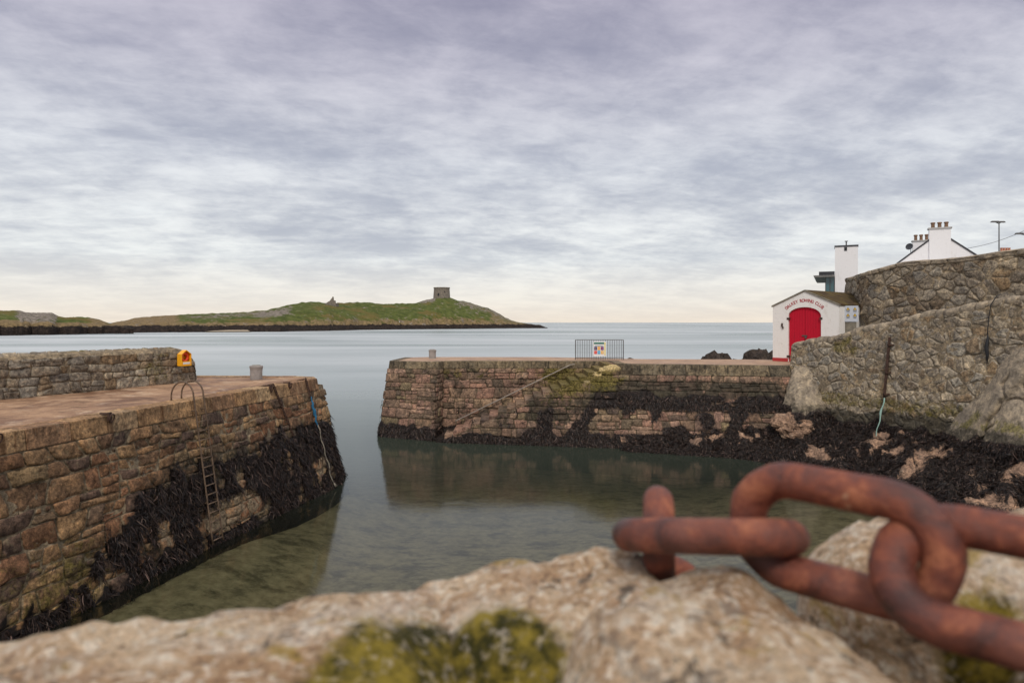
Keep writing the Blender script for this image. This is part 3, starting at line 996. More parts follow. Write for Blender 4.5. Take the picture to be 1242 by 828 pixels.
def maskL(p):
    x, y, z = p[0], p[1], p[2]
    nn = nz((x, y, z), 0.9, 1.0)
    zt = 0.42 + 1.95 * sst(15.9, 18.0, y + 0.8 * nn) + 0.10 * sst(22, 27, y)
    zt += 0.42 * nn + 0.32 * nz((x, y, 0), 2.4, 5.0) + 0.22 * nz((x, y, 0), 6.0, 15.0)
    wd = sst(zt + 0.18, zt - 0.18, z)
    # bare patches
    def patch(cy, cz, ry, rz):
        r = ((y - cy) / ry) ** 2 + ((z - cz) / rz) ** 2 + 0.6 * nz((x, y, z), 3.0, 12.0)
        return 1 - sst(0.7, 1.15, r)
    b_ = max(patch(20.9, 0.75, 1.55, 0.55), patch(26.2, 0.95, 0.45, 0.42), patch(18.1, 0.95, 0.22, 0.5), patch(21.4, 1.7, 0.25, 0.4), patch(24.2, 1.55, 0.16, 0.45))
    hole = sst(0.16, 0.40, nz((x, y * 1.4, z * 0.8), 1.9, 22.0)) * 0.95
    if z < 0.25: b_ *= 0.2
    wd *= (1 - b_) * (1 - hole)
    moss = 0.35 * sst(17.5, 15.5, y) * sst(2.4, 1.4, z) + 0.25 * max(0, nz((x, y, z), 0.6, 14.0))
    stain = 0.55 * sst(3.1, 2.4, z) * sst(15.5, 18.5, y) * (1 - b_) + 0.35 * max(0, nz((x, y, z), 0.5, 44.0))
    return (wd, moss, stain * (1 - b_), 1.0, b_)


pier = thing('stone_pier', 'brown stone pier on the left with iron ladder, weed hanging from its foot', 'pier', (-12, 16, 0))
mb = MB()
cells = coursed(faceL.len, -0.5, DECK - 0.45, (0.42, 0.98), (0.36, 0.62), 0.42, tilt=0.12, wave=1.5)
masonry(mb, faceL, cells, gap=0.016, protr=0.07, maskf=maskL, seg=0.13, rough=0.045)
mb.build('masonry_face', M['pier_brown'], pier, smooth=True)
mb = MB()
backing(mb, faceL, -1.4, lambda u: DECK - 0.3, maskL, depth=0.006, du=0.2, dz=0.2)
mb.build('mortar_bed', M['mortar'], pier, smooth=True)
mb = MB()
coping(mb, faceL, DECK, 0.45, (0.75, 1.35), 0.05, 0.6)
o = mb.build('coping', M['coping_brown'], pier, bevel=0.025)
# deck
mb = MB()
vs, fs = [], []
NY, NX = 60, 24
for j in range(NY + 1):
    y = -1.0 + 29.75 * j / NY
    xe = edgeL(y) if y < 26.5 else edgeL(26.5) + (y - 26.5) * 0.17
    for i in range(NX + 1):
        x = xe - 0.55 - 14 * (i / NX) ** 1.3
        vs.append((x, y - (0.5 if j == NY else 0), DECK - 0.012 + 0.03 * fbm((x, y, 0), 0.7, 8.0)))
for j in range(NY):
    for i in range(NX):
        a_ = j * (NX + 1) + i
        fs.append((a_, a_ + NX + 1, a_ + NX + 2, a_ + 1))
mb.add(vs, fs)
mb.build('deck', M['deck'], pier, smooth=True)
# mooring rings on the edge
for (px, py) in ((20, 527), (128, 503), (322, 469), (350, 465)):
    dd = 2.25 * 828 / (py - 391)
    c = Vector((edgeL(dd) + 0.02, dd, DECK + 0.02))
    mb = MB()
    mb.box(c + Vector((-0.06, 0, 0.015)), (0.2, 0.09, 0.035))
    mb.box(c + Vector((0.06, 0, -0.06)), (0.05, 0.12, 0.2))
    mb.tube([c + Vector((0.12 + 0.02 * math.sin(a_), 0.10 * math.cos(a_), -0.10 + 0.10 * math.sin(a_))) for a_ in [k * math.pi / 6 for k in range(12)]], 0.016, 6, closed=True)
    mb.build('mooring_ring', M['rust_dark'], pier)

# seaweed on the left pier
S = face_samples(faceL, 34000, -0.12, 2.9, maskL, (13.5, 33.5))
seaweed('seaweed', 'black seaweed hanging on the foot of the left pier', S, length=(0.10, 0.32), width=(0.010, 0.028), lift=0.03)

# parapet wall on the left pier
WLp = [(-18.7, 12.0), (-16.85, 16.0), (-15.0, 20.0), (-13.5, 23.1), (-12.35, 25.6)]
end = [(-12.15, 26.0), (-12.2, 26.4), (-12.5, 26.7), (-13.0, 26.75)]
pw = WLp + end
faceP = Face(pw, pw, DECK - 0.2, DECK + 1.2, 1)
wall = thing('parapet_wall', 'low rubble parapet wall with rounded end along the back of the left pier', 'wall', (-15, 20, DECK))


def ztp(u):
    p = faceP.P(u, DECK)
    z = DECK + 1.16 + 0.03 * nz(p, 2.0)
    if p.y > 25.2 and u > 0:
        k = min(1, max(0, (u - (faceP.L[4] - 0.35)) / 1.1))
        z = DECK + 1.16 * math.sqrt(max(0.0, 1 - k ** 2.2)) + 0.02
    return z


mb = MB()
masonry(mb, faceP, coursed(faceP.len, DECK - 0.3, DECK + 1.25, (0.3, 0.7), (0.24, 0.4), 0.4), gap=0.008, protr=0.04, ztop=ztp, zmin=DECK - 0.3, seg=0.12, rough=0.04, maskf=lambda p: (0, 0.45 * max(0, nz(p, 0.8, 3)) + 0.15, 0.4 * max(0, nz(p, .9, 8)), 1))
mb.build('masonry_face', M['rubble_grey'], wall, smooth=True)
mb = MB()
backing(mb, faceP, DECK - 0.3, lambda u: ztp(u) - 0.01)
mb.build('mortar_bed', M['mortar'], wall, smooth=True)
# rounded cap made of small stones and a back face
capm, backm = MB(), MB()
nseg = 64
vs, fs, prev = [], [], None
LW = faceP.L[4] + 0.75
for i in range(nseg + 1):
    u = LW * i / nseg
    p, nn = faceP.P(u, DECK), faceP.N(u, DECK)
    if u > faceP.L[4]: nn = faceP.N(faceP.L[4] - 0.5, DECK)
    zt = ztp(u)
    for k in range(7):
        a_ = math.pi * k / 6
        q = p - nn * 0.30 + nn * (0.33 * math.cos(a_))
        q.z = zt - 0.03 + 0.17 * math.sin(a_) * min(1, max(0.1, (zt - DECK) / 0.5)) + 0.02 * nz(q, 4.0)
        vs.append(q)
    q = p - nn * 0.63
    vs.append(Vector((q.x, q.y, DECK - 0.3)))
for i in range(nseg):
    for k in range(7):
        a_ = i * 8 + k
        fs.append((a_, a_ + 8, a_ + 9, a_ + 1))
backm.add(vs, fs)
backm.build('wall_cap', M['mortar'], wall, smooth=True)
faceC = Face([(faceP.P(u, 0) + faceP.N(u, 0) * 0.02)[:2] for u in np.linspace(0, faceP.L[4] - 0.2, 12)], [(faceP.P(u, 0) - faceP.N(u, 0) * 0.27)[:2] for u in np.linspace(0, faceP.L[4] - 0.2, 12)], DECK + 1.10, DECK + 1.31, 1)
masonry(capm, faceC, coursed(faceC.len, DECK + 1.10, DECK + 1.34, (0.2, 0.4), (0.3, 0.31), 0), gap=0.01, protr=0.05, seg=0.1, maskf=lambda p: (0, 0.75 * sst(18, 24, p[1]) * (0.5 + nz(p, 2.0, 3)), 0, 1))
capm.build('cap_stones', M['rubble_grey'], wall, smooth=True)

# lifebuoy housing on the parapet
c = PX(221.3, 443, 25.3)
nn = faceP.N(faceP.L[4] - 0.3, DECK)
ang = math.atan2(nn.x, -nn.y)
Rz = Matrix.Rotation(ang, 3, 'Z')
t = thing('lifebuoy_box', 'yellow lifebuoy housing with peaked top fixed to the end of the left parapet wall', 'lifebuoy', c)
hb = MB()
prof = [(-0.20, 0), (0.20, 0), (0.20, 0.42), (0.0, 0.56), (-0.20, 0.42)]
def loc(x, y, z): return c + Rz @ Vector((x, y, z))
c = c + Vector((0, 0, 0))
hb.hexa([loc(x, -0.02, z) for x, z in prof], [loc(x, 0.04, z) for x, z in prof])
for (x0, z0), (x1, z1) in zip(prof, prof[1:] + prof[:1]):
    mx, mz = (x0 + x1) / 2, (z0 + z1) / 2
    l = math.hypot(x1 - x0, z1 - z0)
    a_ = math.atan2(z1 - z0, x1 - x0)
    hb.box(loc(mx, -0.11, mz), (l + 0.02, 0.22, 0.03), Rz @ Matrix.Rotation(-a_, 3, 'Y'))
hb.box(loc(0, -0.20, 0.08), (0.38, 0.03, 0.16), Rz)
hb.build('housing', M['yellow'], t, bevel=0.008)
lb = MB()
lb.tube([loc(0.13 * math.cos(a_), -0.10, 0.31 + 0.14 * math.sin(a_)) for a_ in [k * math.pi / 10 for k in range(20)]], 0.055, 10, closed=True)
lb.build('lifebuoy', M['orange'], t, smooth=True)
lb = MB()
lb.box(loc(0, -0.218, 0.09), (0.30, 0.004, 0.07), Rz)
lb.build('label_plate', M['white'], t)

# bollards
def bollard(px, py, w_, h_, label):
    dd = 2.25 * 828 / (py - 391)
    c = PX(px, py, dd)
    t = thing('bollard', label, 'bollard', c, 'concrete mooring bollards on the piers')
    mb = MB()
    mb.lathe(c, [(w_ * 0.47, -0.05), (w_ * 0.47, 0.0), (w_ * 0.48, h_ * 0.7), (w_ * 0.53, h_ * 0.92), (w_ * 0.51, h_), (w_ * 0.4, h_ + 0.01)], 24)
    mb.build('bollard_post', M['concrete'], t, smooth=False)
    mb = MB()
    mb.lathe(c + Vector((0, 0, h_ + 0.011)), [(w_ * 0.36, 0), (w_ * 0.30, 0.02)], 20)
    mb.build('bollard_cap', M['conc_dark'], t)
bollard(310.8, 459.6, 0.49, 0.53, 'pale stubby concrete bollard near the seaward end of the left pier')
bollard(524.5, 434.6, 0.46, 0.54, 'grey concrete bollard at the outer corner of the right pier')

# iron ladder
d0 = 19.75
t = thing('ladder', 'rusty iron ladder with two hooped handrails fixed to the left pier', 'ladder', (edgeL(d0), d0, 0))
ul0 = None
def uy(y):
    lo, hi = 0.0, faceL.len
    for _ in range(40):
        mid = (lo + hi) / 2
        if faceL.P(mid, DECK).y < y: lo = mid
        else: hi = mid
    return lo
uA, uB = uy(19.66), uy(20.10)
OUT = 0.17
for u in (uA, uB):
    mb = MB()
    pts = []
    top0 = faceL.P(u, DECK)
    nh = Vector((faceL.N(u, DECK).x, faceL.N(u, DECK).y, 0)).normalized()
    # hoop from the deck over the edge
    for k in range(13):
        a_ = math.pi * k / 12
        q = top0 + nh * (OUT - 0.36 - 0.36 * math.cos(a_))
        q.z = DECK + 0.12 + 0.42 * math.sin(a_)
        pts.append(q)
    pts.insert(0, Vector((pts[0].x, pts[0].y, DECK - 0.02)))
    for z in np.linspace(DECK - 0.05, 0.12, 12):
        q = faceL.P(u, z) + faceL.N(u, z) * (OUT + 0.02)
        q = Vector((q.x, q.y, z))
        pts.append(q)
    mb.tube(pts, 0.024, 8)
    mb.build('stringer', M['ladder'], t, smooth=True)
z = 0.2
while z < DECK - 0.55:
    mb = MB()
    a_ = faceL.P(uA, z) + faceL.N(uA, z) * (OUT + 0.02)
    b_ = faceL.P(uB, z) + faceL.N(uB, z) * (OUT + 0.02)
    mb.tube([a_, b_], 0.019, 7)
    mb.build('rung', M['ladder'], t, smooth=True)
    z += 0.262
for z in (DECK - 0.3, 2.6, 1.3):
    for u in (uA, uB):
        mb = MB()
        mb.tube([faceL.P(u, z), faceL.P(u, z) + faceL.N(u, z) * (OUT + 0.03)], 0.022, 6)
        mb.build('bracket', M['ladder'], t)

# chain and rope hanging at the end of the left pier
def chain_run(mb, pts, r=0.018, step=0.085):
    pts = [Vector(p) for p in pts]
    acc = 0
    L_ = sum((b_ - a_).length for a_, b_ in zip(pts, pts[1:]))
    n_ = int(L_ / step)
    for i in range(n_):
        s_ = (i + 0.5) * step
        k = 0
        while k < len(pts) - 2 and s_ > (pts[k + 1] - pts[k]).length:
            s_ -= (pts[k + 1] - pts[k]).length
            k += 1
        dv = (pts[k + 1] - pts[k]).normalized()
        p = pts[k] + dv * s_
        sd = dv.cross(Vector((0.3, 0.9, 0.2)) if i % 2 else Vector((0.9, -0.3, 0.2))).normalized()
        mb.tube([p + dv * (0.062 * math.cos(a_)) + sd * (0.036 * math.sin(a_)) for a_ in [q * math.pi / 4 for q in range(8)]], r, 5, closed=True)
    return mb
uR = uy(26.45)
def wl_(u, z, o=0.10): return faceL.P(u, z) + faceL.N(u, z) * o
t = thing('mooring_rope', 'blue and pale mooring rope hanging from a rusty chain on the left pier', 'rope', wl_(uR, DECK))
mb = MB()
chain_run(mb, [wl_(uR, DECK + 0.03, -0.3), wl_(uR, DECK + 0.03, 0.08), wl_(uR, 3.55)])
mb.build('chain', M['rust_dark'], t)
mb = MB()
pts = [wl_(uR + 0.02 * math.sin(k), 3.6 - 0.085 * k, 0.13 + 0.02 * math.cos(2 * k)) for k in range(15)]
mb.tube(pts, [0.02, 0.025, 0.03, 0.04, 0.05, 0.04, 0.06, 0.07, 0.065, 0.045, 0.03, 0.04, 0.025, 0.025, 0.02], 8)
mb.build('blue_rope', M['blue'], t, smooth=True)
mb = MB()
mb.tube([wl_(uR + 0.018 * k + 0.02 * math.sin(k), 2.5 - 0.19 * k, 0.15 + 0.03 * math.sin(1.7 * k)) for k in range(13)], 0.022, 7)
for k in range(5):
    mb.tube([wl_(uR + 0.22, 0.25, 0.16), wl_(uR + 0.2 + 0.06 * k, 0.05, 0.22)], 0.012, 5)
mb.build('frayed_rope', M['rope'], t, smooth=True)
uR2 = uy(24.1)
mb = MB()
chain_run(mb, [wl_(uR2, DECK + 0.04, -0.5), wl_(uR2, DECK + 0.04, 0.08), wl_(uR2 + 0.35, 3.2), wl_(uR2 + 0.65, 2.35)])
tag(mb.build('hanging_chain', M['rust_dark']), 'dark rusty chain hanging over the edge of the left pier, left of the blue rope', 'chain')

# ------------------------------------------------------------------ right pier
rp = thing('stone_pier', 'long weedy stone pier across the harbour with sloping steps cut in its side', 'pier', (4, 39, 0))


def maskR(p):
    x, y, z = p[0], p[1], p[2]
    n1_, n2_, n3_ = nz((x, y, z), 0.8, 2.0), nz((x, 0, z), 2.0, 6.0), nz((x, y * 0.3, z), 1.1, 16.0)
    zt = 0.45 + 0.25 * sst(-3.5, -5, x) + 2.25 * sst(2.6, 4.4, x + 0.6 * n1_) + 0.35 * sst(0.0, 1.2, x) * sst(2.8, 1.8, x)
    zt += 0.3 * n1_ + 0.22 * n2_
    wd = sst(zt + 0.16, zt - 0.16, z)
    if -0.2 < x < 3.6:      # dark streaks on the stair flank
        wd = max(wd, 0.95 * sst(0.12, 0.3, nz((x * 1.6, 0, z * 0.35), 1.0, 41.0)) * sst(2.4, 1.6, z))
    bare = 0.0
    if x > 4.0:
        band = sst(0.55, 0.85, z) * sst(2.15, 1.85, z)
        bare = band * sst(-0.12, 0.14, n3_ + 0.35 * sst(8.2, 5.0, x))
        bare = max(bare, 0.5 * sst(0.25, 0.45, nz((x, y, z), 1.6, 9.0)) * sst(0.2, 0.5, z))
    wd *= 1 - bare
    moss = 0.0
    if 0.3 < x < 6.5:
        moss = 0.52 * sst(2.2, 3.0, z) * sst(1.0, 3.6, x) * sst(6.4, 5.0, x) + 0.30 * sst(1.0, 1.8, z) * sst(0.2, 1.5, x) * sst(4.0, 3.0, x)  # stair-head moss, with the sunlit yellow there painted in too
    moss += 0.45 * sst(3.0, 3.5, z) * sst(0.0, 0.3, nz((x, y, z), 1.2, 55.0)) * (x < 6)
    stain = 0.0
    if x > 4.2: stain = 0.9 * sst(1.5, 2.2, z) * sst(3.9, 3.0, z) + 0.3 * n2_
    elif x < -3.9: stain = 0.35 * sst(2.6, 3.2, z)
    else: stain = 0.10 + 0.4 * sst(0.25, 0.5, n3_ + 0.2) + 0.5 * sst(0.0, 1.5, x) * sst(0.5, 2.2, z) * sst(3.0, 2.2, z)
    return (max(0, wd), max(0, moss), max(0, stain * (1 - bare)), 1.0)


faces = []
# outer end and buttress
T1 = [(-6.9, 44.2), (-7.15, 41.5), (-7.2, 39.9), (-4.25, 38.9), (-4.0, 39.75)]
B1 = [(-7.6, 44.2), (-7.65, 41.5), (-7.6, 39.0), (-4.35, 37.45), (-4.05, 39.3)]
faces.append((Face(B1, T1, 0.0, DECK, 1), 0.42))
# recessed wall behind the stair
faces.append((Face([(-4.05, 39.4), (6.0, 39.4)], [(-4.0, 39.85), (6.0, 39.85)], 0.0, DECK, 1), 0.42))
# inner section with the taller coping
faces.append((Face([(5.62, 38.6), (5.62, 35.3), (10.0, 34.4), (15.2, 33.2)], [(5.72, 39.7), (5.72, 36.75), (10.0, 36.05), (15.0, 35.2)], 0.0, DECK, 1), 0.55))
mbS, mbB, mbC = MB(), MB(), MB()
for f_, ch in faces:
    masonry(mbS, f_, coursed(f_.len, -0.5, DECK - ch, (0.45, 1.1), (0.38, 0.64), 0.38, tilt=0.09, wave=1.25), gap=0.012, protr=0.06, maskf=maskR, seg=0.14, rough=0.04)
    backing(mbB, f_, -2.5, lambda u: DECK - 0.3, maskR)
    coping(mbC, f_, DECK + (0.0 if ch < 0.5 else 0.015), ch, (0.9, 1.7), 0.05, 0.5)
# stair flank
NST = 20
SX0, SX1 = -4.15, 5.55
def zstair(x): return DECK * min(1.0, max(0.0, (x - SX0) / (SX1 - SX0)))
faceS = Face([(-4.35, 37.1), (0.5, 36.25), (5.62, 35.3)], [(-4.35, 37.5), (0.5, 37.1), (5.72, 36.75)], 0.0, DECK, 1)
masonry(mbS, faceS, coursed(faceS.len, -0.5, DECK, (0.4, 0.9), (0.3, 0.5), 0.2), gap=0.017, protr=0.06, maskf=maskR, seg=0.16, rough=0.028, ztop=lambda u: max(-0.4, zstair(faceS.P(u, 1).x) - 0.02))
backing(mbB, faceS, -2.5, lambda u: max(-0.3, zstair(faceS.P(u, 1).x) - 0.06), maskR)
mbS.build('masonry_face', M['pier_pink'], rp, smooth=True)
mbB.build('mortar_bed', M['mortar_dark'], rp, smooth=True)
mbC.build('coping', M['coping_grey'], rp, bevel=0.03)
mb = MB()
msk = []
for i in range(NST):
    x0 = SX0 + (SX1 - SX0) * i / NST
    x1 = SX0 + (SX1 - SX0) * (i + 1) / NST + 0.02
    z1 = DECK * (i + 1) / NST - 0.015
    yf = faceS.P(faceS.len * (x0 + 4.35) / 10.07, z1).y + 0.02
    jz = random.uniform(-0.02, 0.02)
    mb.hexa([(x0, yf, -0.6), (x1, yf, -0.6), (x1, 39.6, -0.6), (x0, 39.6, -0.6)], [(x0, yf - random.uniform(0, .05), z1 + jz), (x1, yf - random.uniform(0, .05), z1 + jz), (x1, 39.6, z1 + jz), (x0, 39.6, z1 + jz)])
mb.m = [(*maskR(p)[:3], 0.25) for p in mb.v]
st = mb.build('staircase', M['pier_pink'], rp)
# loose mossy stones at the head of the stair
for (px, py, r) in ((725.5, 455, 0.33), (733, 449.5, 0.30), (742, 447.5, 0.42), (744, 456, 0.34), (713, 463, 0.36)):
    p = PX(px, py, 36.9)
    mb = MB()
    k = 12
    vs, fs = [], []
    for i in range(8):
        th = math.pi * i / 7
        for j in range(k):
            ph = 2 * math.pi * j / k
            q = Vector((1.25 * math.sin(th) * math.cos(ph), math.sin(th) * math.sin(ph), 0.62 * math.cos(th)))
            q *= r * (1 + 0.22 * nz(q * 1.3 + p, 1.0, 3.0))
            vs.append(p + q)
    for i in range(7):
        for j in range(k):
            fs.append((i * k + j, (i + 1) * k + j, (i + 1) * k + (j + 1) % k, i * k + (j + 1) % k))
    mb.add(vs, fs, [(0, 0.28, 0, 1)] * len(vs))
    mb.build('stair_head_stone', M['lit_stone'] if 'lit_stone' in M else M['coping_grey'], rp, smooth=True)
# deck
mb = MB()
poly = [(-6.75, 40.2), (-4.2, 39.3), (-3.8, 40.3), (5.9, 40.3), (5.95, 37.2), (10, 36.5), (15.2, 35.6), (20, 33), (26, 40), (26, 46), (16.4, 41.6), (8, 42.2), (2.2, 44.6), (-5.5, 44.7), (-6.8, 44.0)]
mb.hexa([Vector((x, y, -2.5)) for x, y in poly], [Vector((x, y, DECK - 0.006)) for x, y in poly])
mb.build('deck', M['deck_pale'], rp)
# handrail on the stair wall
mb = MB()
A, B_ = PX(553, 510, 39.15), PX(692, 442.3, 39.65)
mb.tube([A + Vector((0, 0, -0.1)), A, A.lerp(B_, 0.5) + Vector((0, -0.04, 0)), B_, B_ + Vector((0.25, 0, 0.03))], 0.032, 7)
for k in (0.02, 0.35, 0.68, 0.98):
    q = A.lerp(B_, k)
    mb.tube([q, q + Vector((0, 0.5, -0.02))], 0.025, 6)
mb.build('handrail', M['railsteel'], rp, smooth=True)

S = []
for f_, ch in faces:
    S += face_samples(f_, int(1150 * f_.len), -0.15, 2.7, maskR)
S += face_samples(faceS, 10000, -0.15, 2.4, lambda p: maskR(p) if p[2] < zstair(p[0]) - 0.05 else (0, 0, 0, 0))
seaweed('seaweed', 'black seaweed hanging on the side of the far pier', S, length=(0.10, 0.30), width=(0.012, 0.034), lift=0.03)

# railing with notice board
dF = 41.35
xa, xb = (698 - 621) / 828 * dF, (756 - 621) / 828 * dF
t = thing('railing', 'grey steel railing with thin upright bars at the back of the far pier', 'railing', ((xa + xb) / 2, dF, DECK))
zt = DECK + 1.2
for zz_ in (zt, DECK + 0.12):
    mb = MB()
    mb.tube([(xa, dF, zz_), (xb, dF, zz_)], 0.022, 6)
    mb.build('rail', M['galv'], t)
nb = 27
for i in range(nb + 1):
    x = xa + (xb - xa) * i / nb
    mb = MB()
    ends = i in (0, nb)
    mb.tube([(x, dF, DECK - 0.03), (x, dF, zt)], 0.028 if ends else 0.015, 6)
    mb.build('post' if ends else 'bar', M['galv'], t)
c = PX(727.3, 432, dF - 0.06)
bw, bh = 0.78, 0.90
t = thing('notice_board', 'white notice board with six coloured squares hung on the grey railing', 'sign', c)
def flat(name, col, x0, x1, z0, z1, y, par, rough=0.5):
    m_ = simple(name + '_paint', col, rough, 0.08, 9.0, 0.02)
    b_ = MB()
    b_.box((c.x + (x0 + x1) / 2, y, c.z + (z0 + z1) / 2), (x1 - x0, 0.006, z1 - z0))
    return b_.build(name, m_, par)
mb = MB()
mb.box((c.x, c.y, c.z + bh / 2), (bw, 0.03, bh))
mb.build('board', M['white'], t)
y = c.y - 0.019
flat('green_header', (0.02, 0.16, 0.11), -0.35, 0.27, 0.74, 0.84, y, t)
flat('yellow_edge', (0.75, 0.62, 0.10), 0.29, 0.35, 0.06, 0.84, y, t)
sq = [(0.02, 0.03, 0.17), (0.85, 0.38, 0.02), (0.14, 0.01, 0.20), (0.70, 0.06, 0.10), (0.05, 0.38, 0.62), (0.78, 0.42, 0.08)]
for i, cc in enumerate(sq):
    x0 = -0.33 + 0.2 * (i % 3)
    z0 = 0.38 if i < 3 else 0.14
    o = flat('pictogram', cc, x0, x0 + 0.17, z0, z0 + 0.20, y, t)
    b_ = MB()
    b_.lathe((0, 0, 0), [(0.028, -0.004), (0.028, 0.004)], 12)
    b_.v = [(c.x + x0 + 0.085 + vx, y - 0.006 + vz * 0.5, c.z + z0 + 0.10 + vy) for vx, vy, vz in b_.v]
    b_.build('emblem', M['yellow'] if i in (0, 2, 3) else M['white'], o)
for k in range(3):
    flat('text_line', (0.25, 0.27, 0.30), -0.30, 0.22, 0.66 - 0.03 * k, 0.67 - 0.03 * k, y, t)

# ------------------------------------------------------------------ rocks beyond the pier
def rock_lump(name, c, size, seed, mat, label, cat='rock', nu=40, nv=22, amp=0.35, maskf=None, smooth=False, parent=None, tilt=0.0):
    vs, fs, ms = [], [], []
    c = Vector(c)
    for j in range(nv + 1):
        th = math.pi * j / nv
        for i in range(nu):
            ph = 2 * math.pi * i / nu
            q = Vector((math.sin(th) * math.cos(ph), math.sin(th) * math.sin(ph), math.cos(th)))
            r = 1 + amp * fbm(q, 1.2, seed, 5) + 0.25 * amp * fbm(q, 4.5, seed + 3, 3)
            r *= 1.0 / max(abs(q.x), abs(q.y), abs(q.z)) ** 0.35
            q = Vector((q.x * size[0], q.y * size[1], q.z * size[2])) * r
            p = c + q
            vs.append(p)
            ms.append(maskf(p) if maskf else (0, 0, 0, 1))
    for j in range(nv):
        for i in range(nu):
            a_, b_ = j * nu + i, j * nu + (i + 1) % nu
            fs.append((a_, a_ + nu, b_ + nu, b_))
    mb = MB().add(vs, fs, ms)
    o = mb.build(name, mat, parent, smooth=smooth)
    if label: tag(o, label, cat)
    return o

rock_lump('sea_rock', PX(878, 436, 46.5) + Vector((0, 0, -1.95)), (1.6, 1.6, 2.0), 3.0, M['dark_rock'], 'jagged dark sea rock behind the far pier, left of the boathouse rocks', amp=0.42)
rock_lump('sea_rock', PX(902, 440, 45.5) + Vector((0, 0, -1.0)), (0.75, 1.0, 1.2), 5.0, M['dark_rock'], 'small rounded dark rock between the two larger rocks behind the far pier', amp=0.3)
rock_lump('sea_rock', PX(931, 433, 47.5) + Vector((0, 0, -1.75)), (1.4, 1.6, 2.05), 9.0, M['dark_rock'], 'dark sea rock touching the corner of the white boathouse', amp=0.42)
rock_lump('sea_rock', PX(766, 438, 45.5) + Vector((0, 0, -0.9)), (0.85, 1.0, 1.05), 13.0, M['dark_rock'], 'low dark rock beside the railing on the far pier', amp=0.25)

# ------------------------------------------------------------------ foreshore under the right wall
inner = [(5.6, 35.4, 0.5), (8.0, 34.95, 0.7), (10.5, 34.4, 0.9), (13.2, 33.9, 1.2), (14.6, 33.9, 1.6), (15.9, 32.9, 1.7), (17.3, 29.9, 1.8), (18.6, 26.9, 1.8), (20.3, 23.0, 1.7), (22.4, 18.6, 1.7), (25, 13, 1.7)]
outer = [(5.6, 34.5), (8.0, 33.7), (10.4, 32.9), (12.4, 31.4), (13.7, 30.6), (14.6, 28.8), (14.8, 25.8), (15.3, 23.3), (16.6, 20.3), (18.5, 16.0), (21, 10)]
def plerp(tab, s_):
    s_ = min(max(s_, 0), len(tab) - 1.0001)
    i = int(s_)
    return [a_ + (b_ - a_) * (s_ - i) for a_, b_ in zip(tab[i], tab[i + 1])]


def maskF(p):
    x, y, z = p
    r = nz((x, y, z), 0.9, 61.0) + 0.5 * nz((x, y, z), 2.0, 64.0) + 0.35 * nz((x, y, z), 4.8, 60.0)
    bare = sst(0.15, 0.34, r) * sst(0.15, 0.5, z)
    return (0.95 * (1 - bare), 0, 0.0, 1)


NS, NO = 260, 44
vs, ms, fs = [], [], []
FS = []
for i in range(NS + 1):
    s_ = (len(inner) - 1) * i / NS
    a_, b_ = plerp(inner, s_), plerp(outer, s_)
    for j in range(NO + 1):
        k = -0.25 + 1.6 * j / NO
        x, y = a_[0] + (b_[0] - a_[0]) * k, a_[1] + (b_[1] - a_[1]) * k
        z = a_[2] * (1 - max(0, k)) ** 0.8 if k < 1 else -(k - 1) * 0.9
        q = (x, y, 0)
        rid = 1 - abs(noise.noise(Vector((x * 1.15, y * 1.15, 5.0))))
        z += 0.55 * (rid - 0.72) * (1 if k < 0.9 else 0.5) + 0.22 * nz(q, 2.4, 2.0) + 0.08 * nz(q, 6.0, 3.0) - 0.03
        if k < 0: z += 0.2 * -k
        vs.append(Vector((x, y, z)))
for i in range(NS):
    for j in range(NO):
        q = i * (NO + 1) + j
        fs.append((q, q + 1, q + NO + 2, q + NO + 1))
ms = [maskF(p) for p in vs]
mb = MB().add(vs, fs, ms)
fo = mb.build('foreshore', M['shore_rock'], smooth=True)
tag(fo, 'weed covered rocky foreshore under the right wall', None, None, 'structure')
S = []
for f_ in fs:
    A, B_, C_ = vs[f_[0]], vs[f_[1]], vs[f_[3]]
    nn = (B_ - A).cross(C_ - A)
    ar = nn.length
    if ar < 1e-6: continue
    nn.normalize()
    if nn.z < 0: nn = -nn
    if A.z < -0.2 or A.y < 17: continue
    num = ar * 300
    for _ in range(int(num) + (random.random() < num % 1)):
        p = A + (B_ - A) * random.random() + (C_ - A) * random.random()
        if maskF(p)[0] + 0.4 * nz(p, 5.0, 3.0) > random.uniform(0.2, 0.75): S.append((p + nn * 0.03, nn))
random.shuffle(S)
seaweed('seaweed', 'black seaweed over the rocky shore below the right wall', S[:24000], length=(0.10, 0.28), width=(0.012, 0.034), lift=0.08)

# ------------------------------------------------------------------ right: lower wall
W0, W1 = Vector((14.6, 35.5)), Vector((19.6, 26.1))
dW = (W1 - W0)
def wpt(t_, off=0.0):
    p = W0 + dW * t_
    nl = Vector((dW.y, -dW.x)).normalized()      # towards the harbour
    return tuple(p + nl * off)
tsW = [0.0, 0.15, 0.35, 0.574, 0.82, 1.0, 1.4, 1.8]
faceW = Face([wpt(t_, 0.55) for t_ in tsW], [wpt(t_) for t_ in tsW], 1.0, 6.0, 1)
if faceW.N(2, 3).x > 0: faceW.side = -1
def ztopW(u):
    k = u / faceW.len * 1.8
    return interp([(0, 5.36), (0.28, 5.92), (0.37, 6.22), (0.574, 6.70), (0.823, 7.22), (1.0, 7.52), (1.8, 8.8)], k) + 0.03 * math.sin(u * 2.1)


